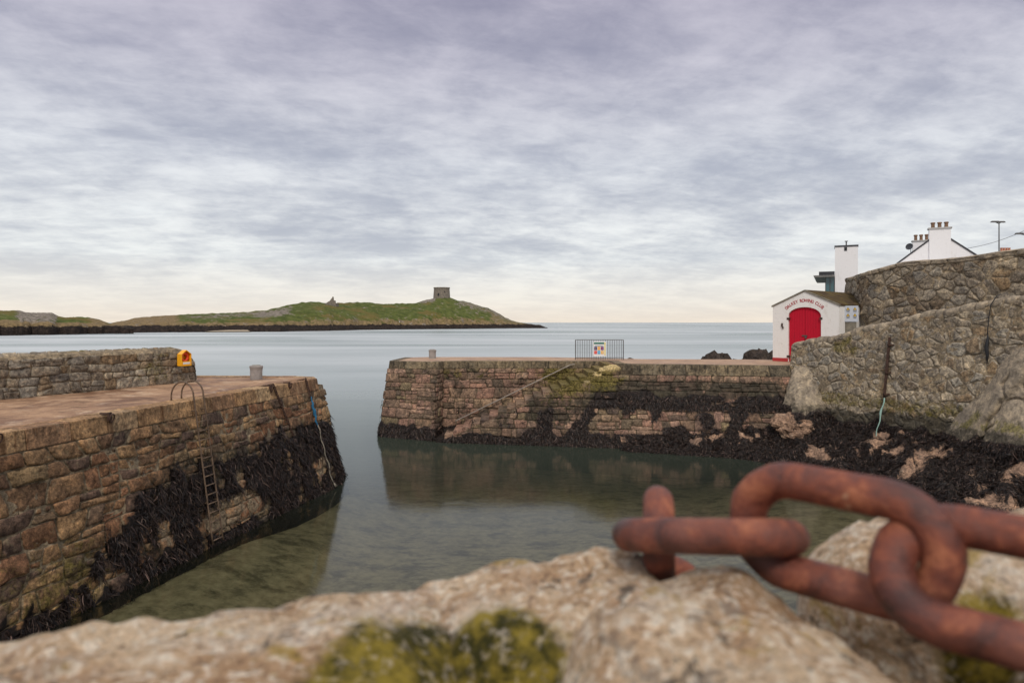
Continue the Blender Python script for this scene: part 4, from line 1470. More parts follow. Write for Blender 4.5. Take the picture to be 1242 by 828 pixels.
def maskW(p):
    x, y, z = p
    lowd = sst(2.9, 2.2, z + 0.5 * nz((x, y, z), 0.8, 71.0))
    wd = sst(2.15, 1.8, z + 0.45 * nz((x, y, z), 1.2, 72.0))
    moss = 0.5 * sst(3.6, 2.9, z) * sst(2.2, 2.7, z) + 0.75 * (1 - sst(0.0, 0.5, abs(x - 16.0) + 0.4 * nz(p, 2, 5))) * sst(4.5, 5.2, z) * 0.8
    return (wd, max(0, moss), 0.8 * lowd, 1)


hw = thing('harbour_wall', 'sloping lower rubble harbour wall with rounded coping, rising to the right edge', 'wall', (W0.x, W0.y, 0))
mb = MB()
masonry(mb, faceW, rubble(faceW.len, 0.2, 9.0, 0.31, 1.35, 0.55, keep=0.72), gap=0.010, protr=0.05, ztop=lambda u: ztopW(u) - 0.1, zmin=0.6, maskf=maskW, seg=0.11, rough=0.05, bev=0.05)
# end return of the wall
faceWe = Face([(16.2, 36.3), wpt(0, 0.5)], [(16.2, 36.2), wpt(0)], 1.0, 6.0, faceW.side)
masonry(mb, faceWe, rubble(faceWe.len, 3.6, 5.4, 0.42, 1.3), gap=0.01, protr=0.05, ztop=lambda u: 5.28, zmin=3.6, seg=0.15)
mb.build('masonry_face', M['rubble_pointed'], hw, smooth=True)
mb = MB()
backing(mb, faceW, -0.5, lambda u: ztopW(u) - 0.05, maskW, depth=0.018, du=0.18, dz=0.16, amp=0.016)
backing(mb, faceWe, 3.4, lambda u: 5.3)
mb.build('mortar_bed', M['mortar'], hw, smooth=True)
mb = MB()
u = 0.0
cw_faces = []
while u < faceW.len - 0.1:
    v = min(faceW.len, u + random.uniform(0.35, 0.75))
    vs, fs = [], []
    sd = random.uniform(0, 50)
    hgt = random.uniform(0.85, 1.15)
    for i in range(5):
        uu = u + 0.012 + (v - u - 0.024) * i / 4
        zt_ = ztopW(uu)
        p, nn = faceW.P(uu, zt_), faceW.N(uu, zt_)
        nn = Vector((nn.x, nn.y, 0)).normalized()
        shrink = 0.86 if i in (0, 4) else 1.0
        for k in range(9):
            a_ = math.pi * (k / 8 * 1.3 - 0.15)
            q = p - nn * 0.22 + nn * (0.30 * shrink * math.cos(a_))
            q.z = zt_ - 0.12 + 0.24 * hgt * shrink * math.sin(a_)
            q += Vector((1, 1, 1)) * 0.035 * nz(q, 3.0, sd)
            vs.append(q)
    for i in range(4):
        for k in range(8):
            a_ = i * 9 + k
            fs.append((a_, a_ + 9, a_ + 10, a_ + 1))
    fs += [tuple(range(9)), tuple(reversed(range(36, 45)))]
    mb.add(vs, fs, [(0, 0.0, 0, 1)] * len(vs))
    u = v
mb.build('coping', M['bedrock'], hw, smooth=True)
# back face of the lower wall
mb = MB()
for i in range(12):
    u0_, u1_ = faceW.len * i / 12, faceW.len * (i + 1) / 12
    def bk(u, z):
        p = faceW.P(u, 6.0); nn = faceW.N(u, 6.0)
        q = p - Vector((nn.x, nn.y, 0)).normalized() * 0.5
        return (q.x, q.y, z)
    mb.add([bk(u0_, 2), bk(u1_, 2), bk(u1_, ztopW(u1_) - 0.05), bk(u0_, ztopW(u0_) - 0.05)], [(0, 1, 2, 3)])
mb.build('back_face', M['mortar'], hw)

# ------------------------------------------------------------------ right: upper wall
U = [(22.6, 46.2), (20.3, 39.9), (19.9, 38.9), (19.95, 38.0), (21.5, 34.9), (24.0, 30.0), (27.0, 24.0)]
faceU = Face(U, U, 4.0, 10.0, 1)
if faceU.N(8, 6).x > 0: faceU.side = -1
tabU = [(0, 9.45), (faceU.L[1], 9.3), (faceU.L[2], 9.3), (faceU.L[3], 9.42), (faceU.L[3] + 1.8, 9.66), (faceU.L[4] + 1.5, 9.72), (faceU.L[5], 9.88), (faceU.len, 10.1)]
def ztopU(u): return interp(tabU, u) + 0.035 * math.sin(u * 1.3)
def maskU(p):
    return (0, 0.35 * max(0, nz(p, 0.7, 4.0)), 0.38 * max(0, nz(p, 0.5, 8.0)) + 0.25 * sst(20.6, 20.0, p[0]), 1)  # stain channel also darkens the turned corner, its shade painted in
uw = thing('retaining_wall', 'tall upper rubble retaining wall behind the boathouse, running out of frame at the right', 'wall', (20, 38.8, 4))
mb = MB()
masonry(mb, faceU, rubble(faceU.len, 3.6, 10.2, 0.38, 1.35, 0.52, keep=0.76), gap=0.016, protr=0.07, ztop=lambda u: ztopU(u) - 0.22, zmin=3.6, maskf=maskU, seg=0.11, rough=0.05, bev=0.035)
mb.build('masonry_face', M['rubble_grey'], uw, smooth=True)
mb = MB()
backing(mb, faceU, 3.6, lambda u: ztopU(u) - 0.08, maskU, depth=0.012, du=0.2, dz=0.18, amp=0.015)
mb.build('mortar_bed', M['mortar'], uw, smooth=True)
mb = MB()
cc = coursed(faceU.len, 0, 0.24, (0.7, 1.5), (0.24, 0.241), 0)
masonry(mb, faceU, [[(uu, zz_ + ztopU(min(max(uu, 0), faceU.len)) - 0.24) for uu, zz_ in q] for q in cc], gap=0.008, protr=0.11, seg=0.16, rough=0.03)
# top surface of the coping
vs, fs = [], []
nU = 60
for i in range(nU + 1):
    u = faceU.len * i / nU
    p, nn = faceU.P(u, 9), faceU.N(u, 9)
    for k, (o_, dz_) in enumerate(((0.08, -0.03), (-0.15, 0.05), (-0.42, 0.0), (-0.5, -3.0))):
        q = p + nn * o_
        q.z = ztopU(u) + dz_ + 0.02 * nz(q, 2)
        vs.append(q)
for i in range(nU):
    for k in range(3):
        a_ = i * 4 + k
        fs.append((a_, a_ + 1, a_ + 5, a_ + 4))
mb.add(vs, fs)
mb.build('coping', M['bedrock'], uw, smooth=True)

# ramp road between the walls, land behind
mb = MB()
vs, fs = [], []
for i in range(21):
    t_ = 1.8 * i / 20
    p = Vector(wpt(t_, -0.45))
    zr = DECK + 0.01 + 2.6 * sst(-0.15, 1.9, t_) + 0.5 * t_
    for k in range(5):
        q = p + Vector((0.9, 0.42)) * (8.0 * k / 4)
        vs.append((q.x, q.y, zr))
for i in range(20):
    for k in range(4):
        a_ = i * 5 + k
        fs.append((a_, a_ + 1, a_ + 6, a_ + 5))
mb.add(vs, fs)
tag(mb.build('ramp_road', M['road']), 'worn ramp road rising between the walls', None, None, 'structure')
mb = MB()
land = [(20.6, 39.5), (22.6, 36), (25.5, 30), (30, 21), (70, 15), (160, 60), (160, 160), (62, 140), (36, 85), (25, 58), (23.5, 47)]
mb.hexa([Vector((x, y, -2)) for x, y in land], [Vector((x, y, 5.6 + 0.05 * max(0, x - 24))) for x, y in land])
tag(mb.build('ground', M['road']), 'ground behind the upper wall', None, None, 'structure')

# ------------------------------------------------------------------ rock buttress at the wall end and bedrock outcrop
def maskB(p):
    x, y, z = p
    wd = sst(2.4, 2.0, z + 0.5 * nz(p, 2, 3))
    return (wd, 0.5 * sst(2.3, 2.8, z) * sst(3.9, 3.0, z) * (0.5 + nz(p, 1.3, 7)), 0.6 * sst(2.9, 2.3, z) * sst(1.9, 2.1, z), 1)

def slab_lump(rings, name, mat, maskf, label, cat, nu=36, seed=0.0, amp=0.08):
    """a lump built from stacked rings: (cx, cy, z, rx, ry, angle)"""
    vs, fs = [], []
    fine = []
    for (r0, r1) in zip(rings, rings[1:]):
        for k in range(5):
            fine.append([a_ + (b_ - a_) * k / 5 for a_, b_ in zip(r0, r1)])
    fine.append(list(rings[-1]))
    for (cx_, cy_, z_, rx, ry, an) in fine:
        for i in range(nu):
            ph = 2 * math.pi * i / nu
            c_, s_ = math.cos(ph), math.sin(ph)
            k = 1.0 / max(abs(c_), abs(s_)) ** 0.4
            x, y = c_ * rx * k, s_ * ry * k
            x, y = x * math.cos(an) - y * math.sin(an), x * math.sin(an) + y * math.cos(an)
            p = Vector((cx_ + x, cy_ + y, z_))
            n_ = amp * (fbm((p.x * 1.0, p.y, p.z * 0.45), 1.3, seed, 5)) + 0.35 * amp * fbm((p.x * 1.0 + p.z * 0.7, p.y, p.z * 0.5), 4.2, seed + 5, 3)
            p += Vector((x, y, 0)).normalized() * n_
            p.z += 0.4 * n_
            vs.append(p)
    n_r = len(fine)
    for j in range(n_r - 1):
        for i in range(nu):
            a_, b_ = j * nu + i, j * nu + (i + 1) % nu
            fs.append((a_, b_, b_ + nu, a_ + nu))
    fs.append(tuple(range((n_r - 1) * nu, n_r * nu)))
    mb = MB().add(vs, fs, [maskf(p) for p in vs])
    o = mb.build(name, mat, smooth=True)
    tag(o, label, cat)
    return o

an = math.atan2(dW.y, dW.x)
slab_lump([(14.6, 33.4, -0.4, 1.5, 1.2, 0.0), (14.55, 33.6, 1.1, 1.15, 1.05, 0.0), (14.6, 33.95, 2.3, 0.95, 0.95, 0.0), (14.8, 34.6, 3.4, 0.75, 0.75, 0.0), (14.95, 35.1, 4.15, 0.45, 0.5, 0.0), (15.0, 35.3, 4.3, 0.2, 0.3, 0)],
          'rock_buttress', M['bedrock'], maskB, 'slanting brown rock buttress at the corner where the far pier meets the harbour wall', 'rock', seed=4.0, amp=0.22)
butt = bpy.data.objects['rock_buttress']
SB = []
for pl in butt.data.polygons:
    c_ = pl.center + butt.location
    if pl.normal.y > 0.3 or len(pl.vertices) > 4: continue
    num = pl.area * 300
    vv_ = [butt.data.vertices[i].co + butt.location for i in pl.vertices]
    for _ in range(int(num) + (random.random() < num % 1)):
        p = vv_[0] + (vv_[1] - vv_[0]) * random.random() + (vv_[3] - vv_[0]) * random.random()
        if maskB(p)[0] + 0.5 * nz(p, 3.0, 3.0) > random.uniform(0.3, 0.8): SB.append((p + pl.normal * 0.03, pl.normal.copy()))
rock_lump('shore_rock', PX(968, 513, 32.7) + Vector((0.0, 0.55, -0.3)), (0.85, 0.6, 0.55), 17.0, M['shore_rock'], 'bare pink rock among the seaweed below the brown rock buttress', amp=0.5, maskf=lambda p: (0.75 * sst(0.15, 0.45, nz(p, 1.7, 5.0) + 0.4 * nz(p, 5.0, 2.0)), 0, 0.2, 1))


def maskO(p):
    x, y, z = p
    wd = sst(2.1, 1.75, z + 0.4 * nz(p, 1.3, 3))
    return (wd, 0.62 * sst(3.4, 2.9, z + 0.3 * nz(p, 1, 4)) * sst(2.0, 2.5, z) * (0.7 + nz(p, 1.6, 17)), 0.6 * sst(2.9, 2.2, z + 0.5 * nz(p, 0.9, 5)), 1)

# bedrock: a sloping sheet of slabs that leans on the harbour wall
mb = MB()
vs, fs = [], []
uo0, uo1 = 6.4, 15.6
NU_, NV_ = 300, 150
for i in range(NU_ + 1):
    for j in range(NV_ + 1):
        u = uo0 + (uo1 - uo0) * i / NU_
        z = 0.2 + 6.8 * j / NV_
        topz = interp([(6.4, 1.5), (7.3, 2.2), (7.9, 3.0), (8.6, 3.9), (9.2, 4.6), (9.9, 5.8), (10.6, 6.7), (12, 7.1), (14, 7.3), (15.6, 7.0)], u)
        k = topz - z
        dp = -0.25 + 0.34 * max(-1, min(k, 5)) if k > 0 else -0.25 + 0.6 * k
        # slabs dipping to the right
        s_ = (u * 0.9 - z * 0.55)
        st_ = s_ * 0.52 + 0.35 * nz((u, z, 0), 0.5, 6.0)
        stp = st_ - math.floor(st_)
        saw = stp / 0.86 if stp < 0.86 else (1 - stp) / 0.14
        dp += 0.20 * (saw - 0.5) * sst(0, 0.8, k) 
        for cs_, co_, cw_ in ((0.62, 3.0, 0.35), (0.40, 11.0, 0.5)):
            cq = (u - z * cw_) * cs_ + 0.30 * nz((u, z, 0), 0.8, co_) + 0.10 * nz((u, z, 0), 2.6, co_)
            cd = abs(cq - math.floor(cq) - 0.5) / cs_
            dp -= 0.16 * math.exp(-(cd / 0.055) ** 2) * sst(0.0, 0.5, k) * sst(-0.25, 0.15, nz((u, z, 0), 0.7, co_ + 3))
        dp += 0.07 * fbm((u, z, 0), 0.6, 3.0, 3) + 0.018 * fbm((u + z * 0.8, z * 0.4, 0), 4.0, 8.0, 3)
        z2 = z
        p = faceW.P(u, z2) + Vector((faceW.N(u, z2).x, faceW.N(u, z2).y, 0)).normalized() * dp
        p.z = z2
        vs.append(p)
for i in range(NU_):
    for j in range(NV_):
        a_ = i * (NV_ + 1) + j
        q = (a_, a_ + NV_ + 1, a_ + NV_ + 2, a_ + 1)
        fs.append(q if faceW.side > 0 else q[::-1])
mb.add(vs, fs, [maskO(p) for p in vs])
tag(mb.build('rock_outcrop', M['bedrock'], smooth=True), 'smooth grey bedrock outcrop leaning on the harbour wall at the right edge', 'rock')
S = []
for q in fs:
    A, B_, C_ = vs[q[0]], vs[q[1]], vs[q[3]]
    nn = (B_ - A).cross(C_ - A)
    ar = nn.length
    if ar < 1e-7: continue
    nn.normalize()
    if nn.x > 0: nn = -nn
    num = ar * 300
    for _ in range(int(num) + (random.random() < num % 1)):
        p = A + (B_ - A) * random.random() + (C_ - A) * random.random()
        if maskO(p)[0] + 0.4 * nz(p, 5, 3) > random.uniform(0.35, 0.65): S.append((p + nn * 0.03, nn))
S += face_samples(faceW, 7000, 0.9, 2.4, maskW, (0.3, 12))
S += SB
seaweed('seaweed', 'black seaweed along the foot of the right wall and outcrop', S, length=(0.10, 0.28), width=(0.012, 0.034))

# rusty iron post on the lower wall and its green rope
def wallp(px, z, off=0.08):
    r = (px - 621) / 828.0
    lo, hi = 0.0, faceW.len
    for _ in range(40):
        mid = (lo + hi) / 2
        q = faceW.P(mid, z)
        if q.x / q.y < r: lo = mid
        else: hi = mid
    nn = faceW.N(lo, z)
    return faceW.P(lo, z) + nn * off
zA, zB = 5.75, 3.0
A, B_ = wallp(1081, zA, 0.12), wallp(1074, zB, 0.12)
t = thing('iron_fender', 'rusty upright iron rail bolted to the lower harbour wall', 'rail', B_)
mb = MB()
mb.tube([A + Vector((0, 0, 0.08)), A, A.lerp(B_, 0.5), B_], [0.06, 0.07, 0.075, 0.05], 4)
mb.build('iron_bar', M['rust_dark'], t)
for k in (0.1, 0.55, 0.9):
    q = A.lerp(B_, k)
    mb = MB()
    mb.box(q + Vector((0.1, -0.05, 0)), (0.34, 0.16, 0.07))
    mb.build('bracket', M['rust_dark'], t)
mb = MB()
mb.tube([wallp(1075 - 0.4 * k + 0.8 * math.sin(k * 1.3), 3.1 - 0.17 * k, 0.14 + 0.06 * k * 0.6) for k in range(12)], [0.03, 0.03, 0.025, 0.04, 0.05, 0.03, 0.025, 0.025, 0.02, 0.02, 0.02, 0.02], 7)
tag(mb.build('rope', M['ropegreen'], smooth=True), 'faded green rope hanging below the rusty iron rail on the harbour wall', 'rope')
t = thing('hanging_cable', 'black cable ending in a dark bundle, hanging over the lower harbour wall', 'cable', wallp(1203, 7.2))
mb = MB()
q0 = wallp(1210, 7.36, 0.05)
mb.tube([q0 + Vector((0.3, 0.2, 0.25)), q0 + Vector((0, 0, 0.2)), wallp(1204, 7.2, 0.12), wallp(1201, 6.7, 0.1), wallp(1200, 6.2, 0.12), wallp(1199.5, 5.9, 0.12)], 0.018, 7)
mb.build('cable', M['black'], t, smooth=True)
mb = MB()
mb.tube([wallp(1200, 6.0, 0.13), wallp(1200.5, 5.85, 0.14), wallp(1199, 5.5, 0.16), wallp(1200, 5.2, 0.14), wallp(1199, 4.85, 0.12)], [0.02, 0.05, 0.075, 0.06, 0.015], 8)
mb.build('bundle', M['black'], t, smooth=True)

# ------------------------------------------------------------------ boathouse
BL_ = Vector((15.28, 40.0)); ba = math.radians(48)
ur = Vector((math.cos(ba), -math.sin(ba)))           # along the front, to the right
ub = Vector((math.sin(ba), math.cos(ba)))            # backwards
BWd, BLn = 3.785, 6.2
ZE, ZA = 7.43, 8.26
def bh(s_, b_, z): return Vector((BL_.x + ur.x * s_ + ub.x * b_, BL_.y + ur.y * s_ + ub.y * b_, z))
bt = thing('boathouse', 'small white boathouse with arched red double door and mossy roof', 'boathouse', bh(BWd / 2, 0, DECK))
# walls with an arched opening
DX0, DX1, DSP, DTOP = 0.93, 2.81, 6.88, 7.37
dc, dr = (DX0 + DX1) / 2, None
arch = []
for k in range(17):
    a_ = math.pi * (1 - k / 16)
    arch.append((dc + (DX1 - DX0) / 2 * math.cos(a_), DSP + (DTOP - DSP) * math.sin(a_)))
mb = MB()
outer_f = [(0, DECK), (0, ZE), (BWd / 2, ZA), (BWd, ZE), (BWd, DECK)]
zc = [DECK] + [p[1] for p in arch]
# front built as strips left and right of the door and above the arch
def fstrip(x0, z0a, z0b, x1, z1a, z1b):
    for b_ in (0.0,):
        mb.add([bh(x0, b_, z0a), bh(x1, b_, z1a), bh(x1, b_, z1b), bh(x0, b_, z0b)], [(0, 1, 2, 3)])
def roofz(s_): return ZE + (ZA - ZE) * (1 - abs(s_ - BWd / 2) / (BWd / 2))
fstrip(0, DECK, ZE, DX0, DECK, roofz(DX0))
for (xa_, za_), (xb_, zb_) in zip(arch, arch[1:]):
    fstrip(xa_, za_, roofz(xa_), xb_, zb_, roofz(xb_))
fstrip(DX1, DECK, roofz(DX1), BWd, DECK, ZE)
# reveal
rv = [(DX0, DECK)] + arch + [(DX1, DECK)]
for (xa_, za_), (xb_, zb_) in zip(rv, rv[1:]):
    mb.add([bh(xa_, 0, za_), bh(xa_, 0.3, za_), bh(xb_, 0.3, zb_), bh(xb_, 0, zb_)], [(0, 1, 2, 3)])
# sides, back
mb.add([bh(0, 0, DECK), bh(0, 0, ZE), bh(0, BLn, ZE), bh(0, BLn, DECK)], [(0, 1, 2, 3)])
mb.add([bh(BWd, 0, DECK), bh(BWd, BLn, DECK), bh(BWd, BLn, ZE), bh(BWd, 0, ZE)], [(0, 1, 2, 3)])
mb.add([bh(0, BLn, DECK), bh(0, BLn, ZE), bh(BWd / 2, BLn, ZA), bh(BWd, BLn, ZE), bh(BWd, BLn, DECK)], [(0, 1, 2, 3, 4)])
wallo = mb.build('wall', M['whitewash'], bt)
# roof slabs
mb = MB()
for s0, s1, z0, z1 in ((-0.04, BWd / 2, ZE - 0.02, ZA), (BWd / 2, BWd + 0.04, ZA, ZE - 0.02)):
    mb.hexa([bh(s0, 0.05, z0 + 0.004), bh(s1, 0.05, z1 + 0.004), bh(s1, BLn + 0.1, z1 + 0.004), bh(s0, BLn + 0.1, z0 + 0.004)],
            [bh(s0, 0.05, z0 + 0.09), bh(s1, 0.05, z1 + 0.09), bh(s1, BLn + 0.1, z1 + 0.09), bh(s0, BLn + 0.1, z0 + 0.09)])
mb.build('roof', M['mossroof'], bt)
mb = MB()
for s0, s1, z0, z1 in ((-0.06, BWd / 2, ZE - 0.03, ZA), (BWd / 2, BWd + 0.06, ZA, ZE - 0.03)):
    mb.hexa([bh(s0, -0.05, z0), bh(s1, -0.05, z1), bh(s1, 0.048, z1), bh(s0, 0.048, z0)], [bh(s0, -0.05, z0 + 0.085), bh(s1, -0.05, z1 + 0.085), bh(s1, 0.048, z1 + 0.085), bh(s0, 0.048, z0 + 0.085)])
mb.build('verge', M['conc_dark'], bt)
# plinth
for x0, x1 in ((0.0, DX0 - 0.01), (DX1 + 0.01, BWd)):
    mb = MB()
    mb.hexa([bh(x0, -0.03, DECK), bh(x1, -0.03, DECK), bh(x1, 0.02, DECK), bh(x0, 0.02, DECK)], [bh(x0, -0.03, DECK + 0.2), bh(x1, -0.03, DECK + 0.2), bh(x1, 0.02, DECK + 0.2), bh(x0, 0.02, DECK + 0.2)])
    mb.build('plinth', M['redplinth'], bt)
# door leaves with boards
for side in (0, 1):
    x0, x1 = (DX0 + 0.02, dc - 0.008) if side == 0 else (dc + 0.008, DX1 - 0.02)
    mb = MB()
    nbd = 6
    for i in range(nbd):
        xa_ = x0 + (x1 - x0) * i / nbd + 0.004
        xb_ = x0 + (x1 - x0) * (i + 1) / nbd - 0.004
        def at_(x): return DSP + (DTOP - DSP) * math.sqrt(max(0, 1 - ((x - dc) / ((DX1 - DX0) / 2)) ** 2)) - 0.012
        mb.hexa([bh(xa_, 0.10, DECK + 0.03), bh(xb_, 0.10, DECK + 0.03), bh(xb_, 0.15, DECK + 0.03), bh(xa_, 0.15, DECK + 0.03)],
                [bh(xa_, 0.10, at_(xa_)), bh(xb_, 0.10, at_(xb_)), bh(xb_, 0.15, at_(xb_)), bh(xa_, 0.15, at_(xa_))])
    dl = mb.build('door', M['red'], bt)
    for zz_ in (4.55, 6.72):
        hb = MB()
        xh = DX0 if side == 0 else DX1
        hb.box(bh(xh, 0.04, zz_), (0.16, 0.12, 0.12), Matrix.Rotation(-ba, 3, 'Z'))
        hb.build('hinge', M['rust_dark'], dl)
    if side == 0:
        hb = MB()
        hb.box(bh(dc - 0.02, 0.08, 5.75), (0.30, 0.04, 0.07), Matrix.Rotation(-ba, 3, 'Z'))
        hb.box(bh(dc + 0.06, 0.05, 5.66), (0.09, 0.06, 0.12), Matrix.Rotation(-ba, 3, 'Z'))
        hb.build('latch', M['galv'], dl)
mb = MB()
mb.box(bh(0.58, -0.03, 6.35), (0.07, 0.08, 0.22), Matrix.Rotation(-ba, 3, 'Z'))
mb.box(bh(0.63, -0.04, 6.2), (0.05, 0.06, 0.12), Matrix.Rotation(-ba, 3, 'Z'))
mb.build('bolt', M['rust_dark'], bt)
# arched lettering
txt = 'DALKEY ROWING CLUB'
Rr = 1.42
zc_ = 7.66 - Rr
verts, faces_ = [], []
half = math.radians(46)
widths = {'I': 0.5, ' ': 0.75, 'W': 1.35}
tot = sum(widths.get(ch, 1.0) for ch in txt)
acc = 0.0
for ch in txt:
    wd = widths.get(ch, 1.0)
    aa = -half + 2 * half * (acc + wd / 2) / tot
    acc += wd
    if ch == ' ':
        MB().add(verts, faces_).build('lettering', M['redletter'], bt)
        verts, faces_ = [], []
        continue
    cu = bpy.data.curves.new('letter', 'FONT')
    cu.body = ch
    cu.size = 0.25
    cu.align_x = 'CENTER'
    cu.extrude = 0.004
    cu.offset = 0.004
    ob = bpy.data.objects.new('letter', cu)
    me = bpy.data.meshes.new_from_object(ob)
    o0 = len(verts)
    for v in me.vertices:
        lx, lz, ly = v.co.x * 0.85, v.co.y, v.co.z
        rx = lx * math.cos(aa) + (lz + Rr) * math.sin(aa)
        rz = -lx * math.sin(aa) + (lz + Rr) * math.cos(aa)
        verts.append(bh(dc + rx, -0.008 - ly, zc_ + rz))
    for p in me.polygons: faces_.append(tuple(i + o0 for i in p.vertices))
    bpy.data.objects.remove(ob)
    bpy.data.curves.remove(cu)
    bpy.data.meshes.remove(me)
mb = MB()
mb.add(verts, faces_)
mb.build('lettering', M['redletter'], bt)

# warning board beside the boathouse
c = bh(BWd + 0.10, 1.25, DECK)
fr_ = (Vector((0, 0, 0)) - Vector((c.x, c.y, 0))).normalized()     # board normal, towards the harbour mouth
rt = Vector((-fr_.y, fr_.x, 0))
d_b = c.y
t = thing('warning_sign', 'grey warning board with four yellow triangles on a concrete post beside the boathouse', 'sign', c)
dS = 37.55
cb = PX(1032.7, 380.5, dS)
Rb = Matrix.Rotation(math.atan2(rt.y, rt.x), 3, 'Z')
mb = MB()
mb.box(cb, (0.68, 0.05, 0.88), Rb)
mb.build('board', simple('pale_grey_sign', (0.50, 0.53, 0.58), 0.5, 0.08, 6.0, 0.03), t, bevel=0.01)
m_y, m_k = simple('warning_yellow', (0.80, 0.50, 0.03), 0.5, 0.05), M['black']
tris = []
for sx in (-0.17, 0.17):
    for sz in (0.20, -0.14):
        b_ = MB()
        tri = [(-0.10, 0), (0.10, 0), (0, 0.17)]
        b_.hexa([cb + Rb @ Vector((sx + x, -0.030, sz + z)) for x, z in tri], [cb + Rb @ Vector((sx + x, -0.027, sz + z)) for x, z in tri])
        o = b_.build('warning_triangle', m_k, t)
        b_ = MB()
        tri2 = [(x * 0.72, 0.022 + z * 0.72) for x, z in tri]
        b_.hexa([cb + Rb @ Vector((sx + x, -0.034, sz + z)) for x, z in tri2], [cb + Rb @ Vector((sx + x, -0.031, sz + z)) for x, z in tri2])
        b_.build('yellow_field', m_y, o)
        b_ = MB()
        b_.box(cb + Rb @ Vector((sx, -0.036, sz + 0.075)), (0.018, 0.003, 0.06), Rb)
        b_.build('symbol', m_k, o)
        b_ = MB()
        b_.box(cb + Rb @ Vector((sx, -0.028, sz - 0.05)), (0.18, 0.004, 0.022), Rb)
        b_.box(cb + Rb @ Vector((sx, -0.028, sz - 0.085)), (0.14, 0.004, 0.022), Rb)
        b_.build('text_lines', M['galv'], t)
mb = MB()
zp = cb.z - 0.44
mb.box((cb.x + 0.02, cb.y + 0.12, (zp + DECK + 0.3) / 2), (0.56, 0.2, zp - DECK + 0.3), Rb)
mb.build('post', M['conc_dark'], t)

# ------------------------------------------------------------------ houses behind the upper wall
# modern house with tall white chimney tower
d = 56.0
x0, x1 = (1012.7 - 621) / 828 * d, (1037.6 - 621) / 828 * d
ztw = CAM_Z + 91.3 / 828 * d
t = thing('modern_house', 'modern flat roofed house with glass wall and tall white chimney tower', 'house', ((x0 + x1) / 2, d, 5.6))
mb = MB()
mb.box(((x0 + x1) / 2, d + 0.8, (ztw + 4.6) / 2), (x1 - x0, 1.6, ztw - 4.6))
tw = mb.build('chimney_tower', M['whitehouse'], t)
mb = MB()
mb.box(((x0 + x1) / 2, d + 0.8, ztw + 0.06), (x1 - x0 + 0.08, 1.68, 0.12))
mb.build('tower_cap', M['slate'], tw)
mb = MB()
mb.box(((x0 + x1) / 2 - 0.05, d - 0.02, ztw - 0.18), (0.2, 0.06, 0.28))
mb.build('vent', M['black'], tw)
mb = MB()
mb.tube([((x0 + x1) / 2, d + 0.6, ztw), ((x0 + x1) / 2, d + 0.6, ztw + 0.5)], 0.05, 8)
mb.box(((x0 + x1) / 2, d + 0.6, ztw + 0.5), (0.24, 0.2, 0.05))
mb.build('cowl', M['galv'], tw)
zr0 = CAM_Z + (391 - 335.8) / 828 * d
xr = (990.2 - 621) / 828 * d
mb = MB()
mb.hexa([(xr, d - 0.3, zr0), (x0 - 0.01, d - 0.3, zr0), (x0 - 0.01, d + 9, zr0), (xr, d + 9, zr0)], [(xr - 0.1, d - 0.4, zr0 + 0.14), (x0 - 0.01, d - 0.4, zr0 + 0.14), (x0 - 0.01, d + 9, zr0 + 0.14), (xr - 0.1, d + 9, zr0 + 0.14)])
mb.build('eaves', M['trim'], t)
mb = MB()
mb.box(((xr + x0) / 2 + 0.15, d + 4.3, zr0 + 0.30), (x0 - xr - 0.35, 9.0, 0.30))
mb.build('flat_roof', M['slate'], t)
xg = (1001.8 - 621) / 828 * d
gz0 = 5.0
mb = MB()
mb.box(((xg + x0) / 2, d + 4.2, (gz0 + zr0) / 2), (x0 - xg - 0.02, 8, zr0 - gz0 - 0.004))
gw = mb.build('glass_wall', M['glass'], t)
mb = MB()
for k in (0.04, 0.5, 0.97):
    mb.box((xg + (x0 - xg) * k, d + 0.18, (gz0 + zr0) / 2), (0.05, 0.05, zr0 - gz0))
mb.build('mullion', M['galv'], gw)
mb = MB()
mb.box((x1 + 3.5, d + 5, 7.2), (7, 8, 4.0))
mb.build('wing', M['whitehouse'], t)

# turn the whole house to face the harbour: every vertex about the corner of the tower
piv = Vector((x0, d, 0))
Rm = Matrix.Rotation(-math.atan2(x0, d), 3, 'Z')
base_ = WL[t.name].copy()
for o in [t.children[i] for i in range(len(t.children))]:
    for q in [o] + list(o.children):
        for v in q.data.vertices:
            wv_ = v.co + base_
            z_ = wv_.z
            wv_ = piv + Rm @ (wv_ - piv)
            v.co = Vector((wv_.x, wv_.y, z_)) - base_

# gabled white house
gd = 60.0
gc = PX(1140, 391, gd)
ax = Vector((0.45, 0.89, 0)).normalized()         # ridge direction
sx_ = Vector((ax.y, -ax.x, 0))                    # across, to the right
gx = gc.x
ZAp, HW, GL = 14.35, 4.4, 17.0
sl = 0.80
zev = ZAp - HW * sl
def gh(a_, s_, z): 
    q = Vector((gx, gd, 0)) + ax * a_ + sx_ * s_
    q.z = z
    return q
t = thing('white_house', 'white gabled house with two chimneys showing above the upper wall', 'house', gh(0, 0, 6.5))
mb = MB()
prof = [(-HW, 5.5), (HW, 5.5), (HW, zev), (0, ZAp), (-HW, zev)]
mb.hexa([gh(0, s_, z) for s_, z in prof], [gh(GL, s_, z) for s_, z in prof])
mb.build('wall', M['whitehouse'], t)
mb = MB()
for sg in (-1, 1):
    e0, e1 = sg * (HW + 0.25), 0.0
    z0, z1 = zev - 0.2, ZAp
    mb.hexa([gh(-0.06, e0, z0 + 0.01), gh(-0.06, e1, z1 + 0.01), gh(GL + 0.1, e1, z1 + 0.01), gh(GL + 0.1, e0, z0 + 0.01)], [gh(-0.06, e0, z0 + 0.17), gh(-0.06, e1, z1 + 0.17), gh(GL + 0.1, e1, z1 + 0.17), gh(GL + 0.1, e0, z0 + 0.17)])
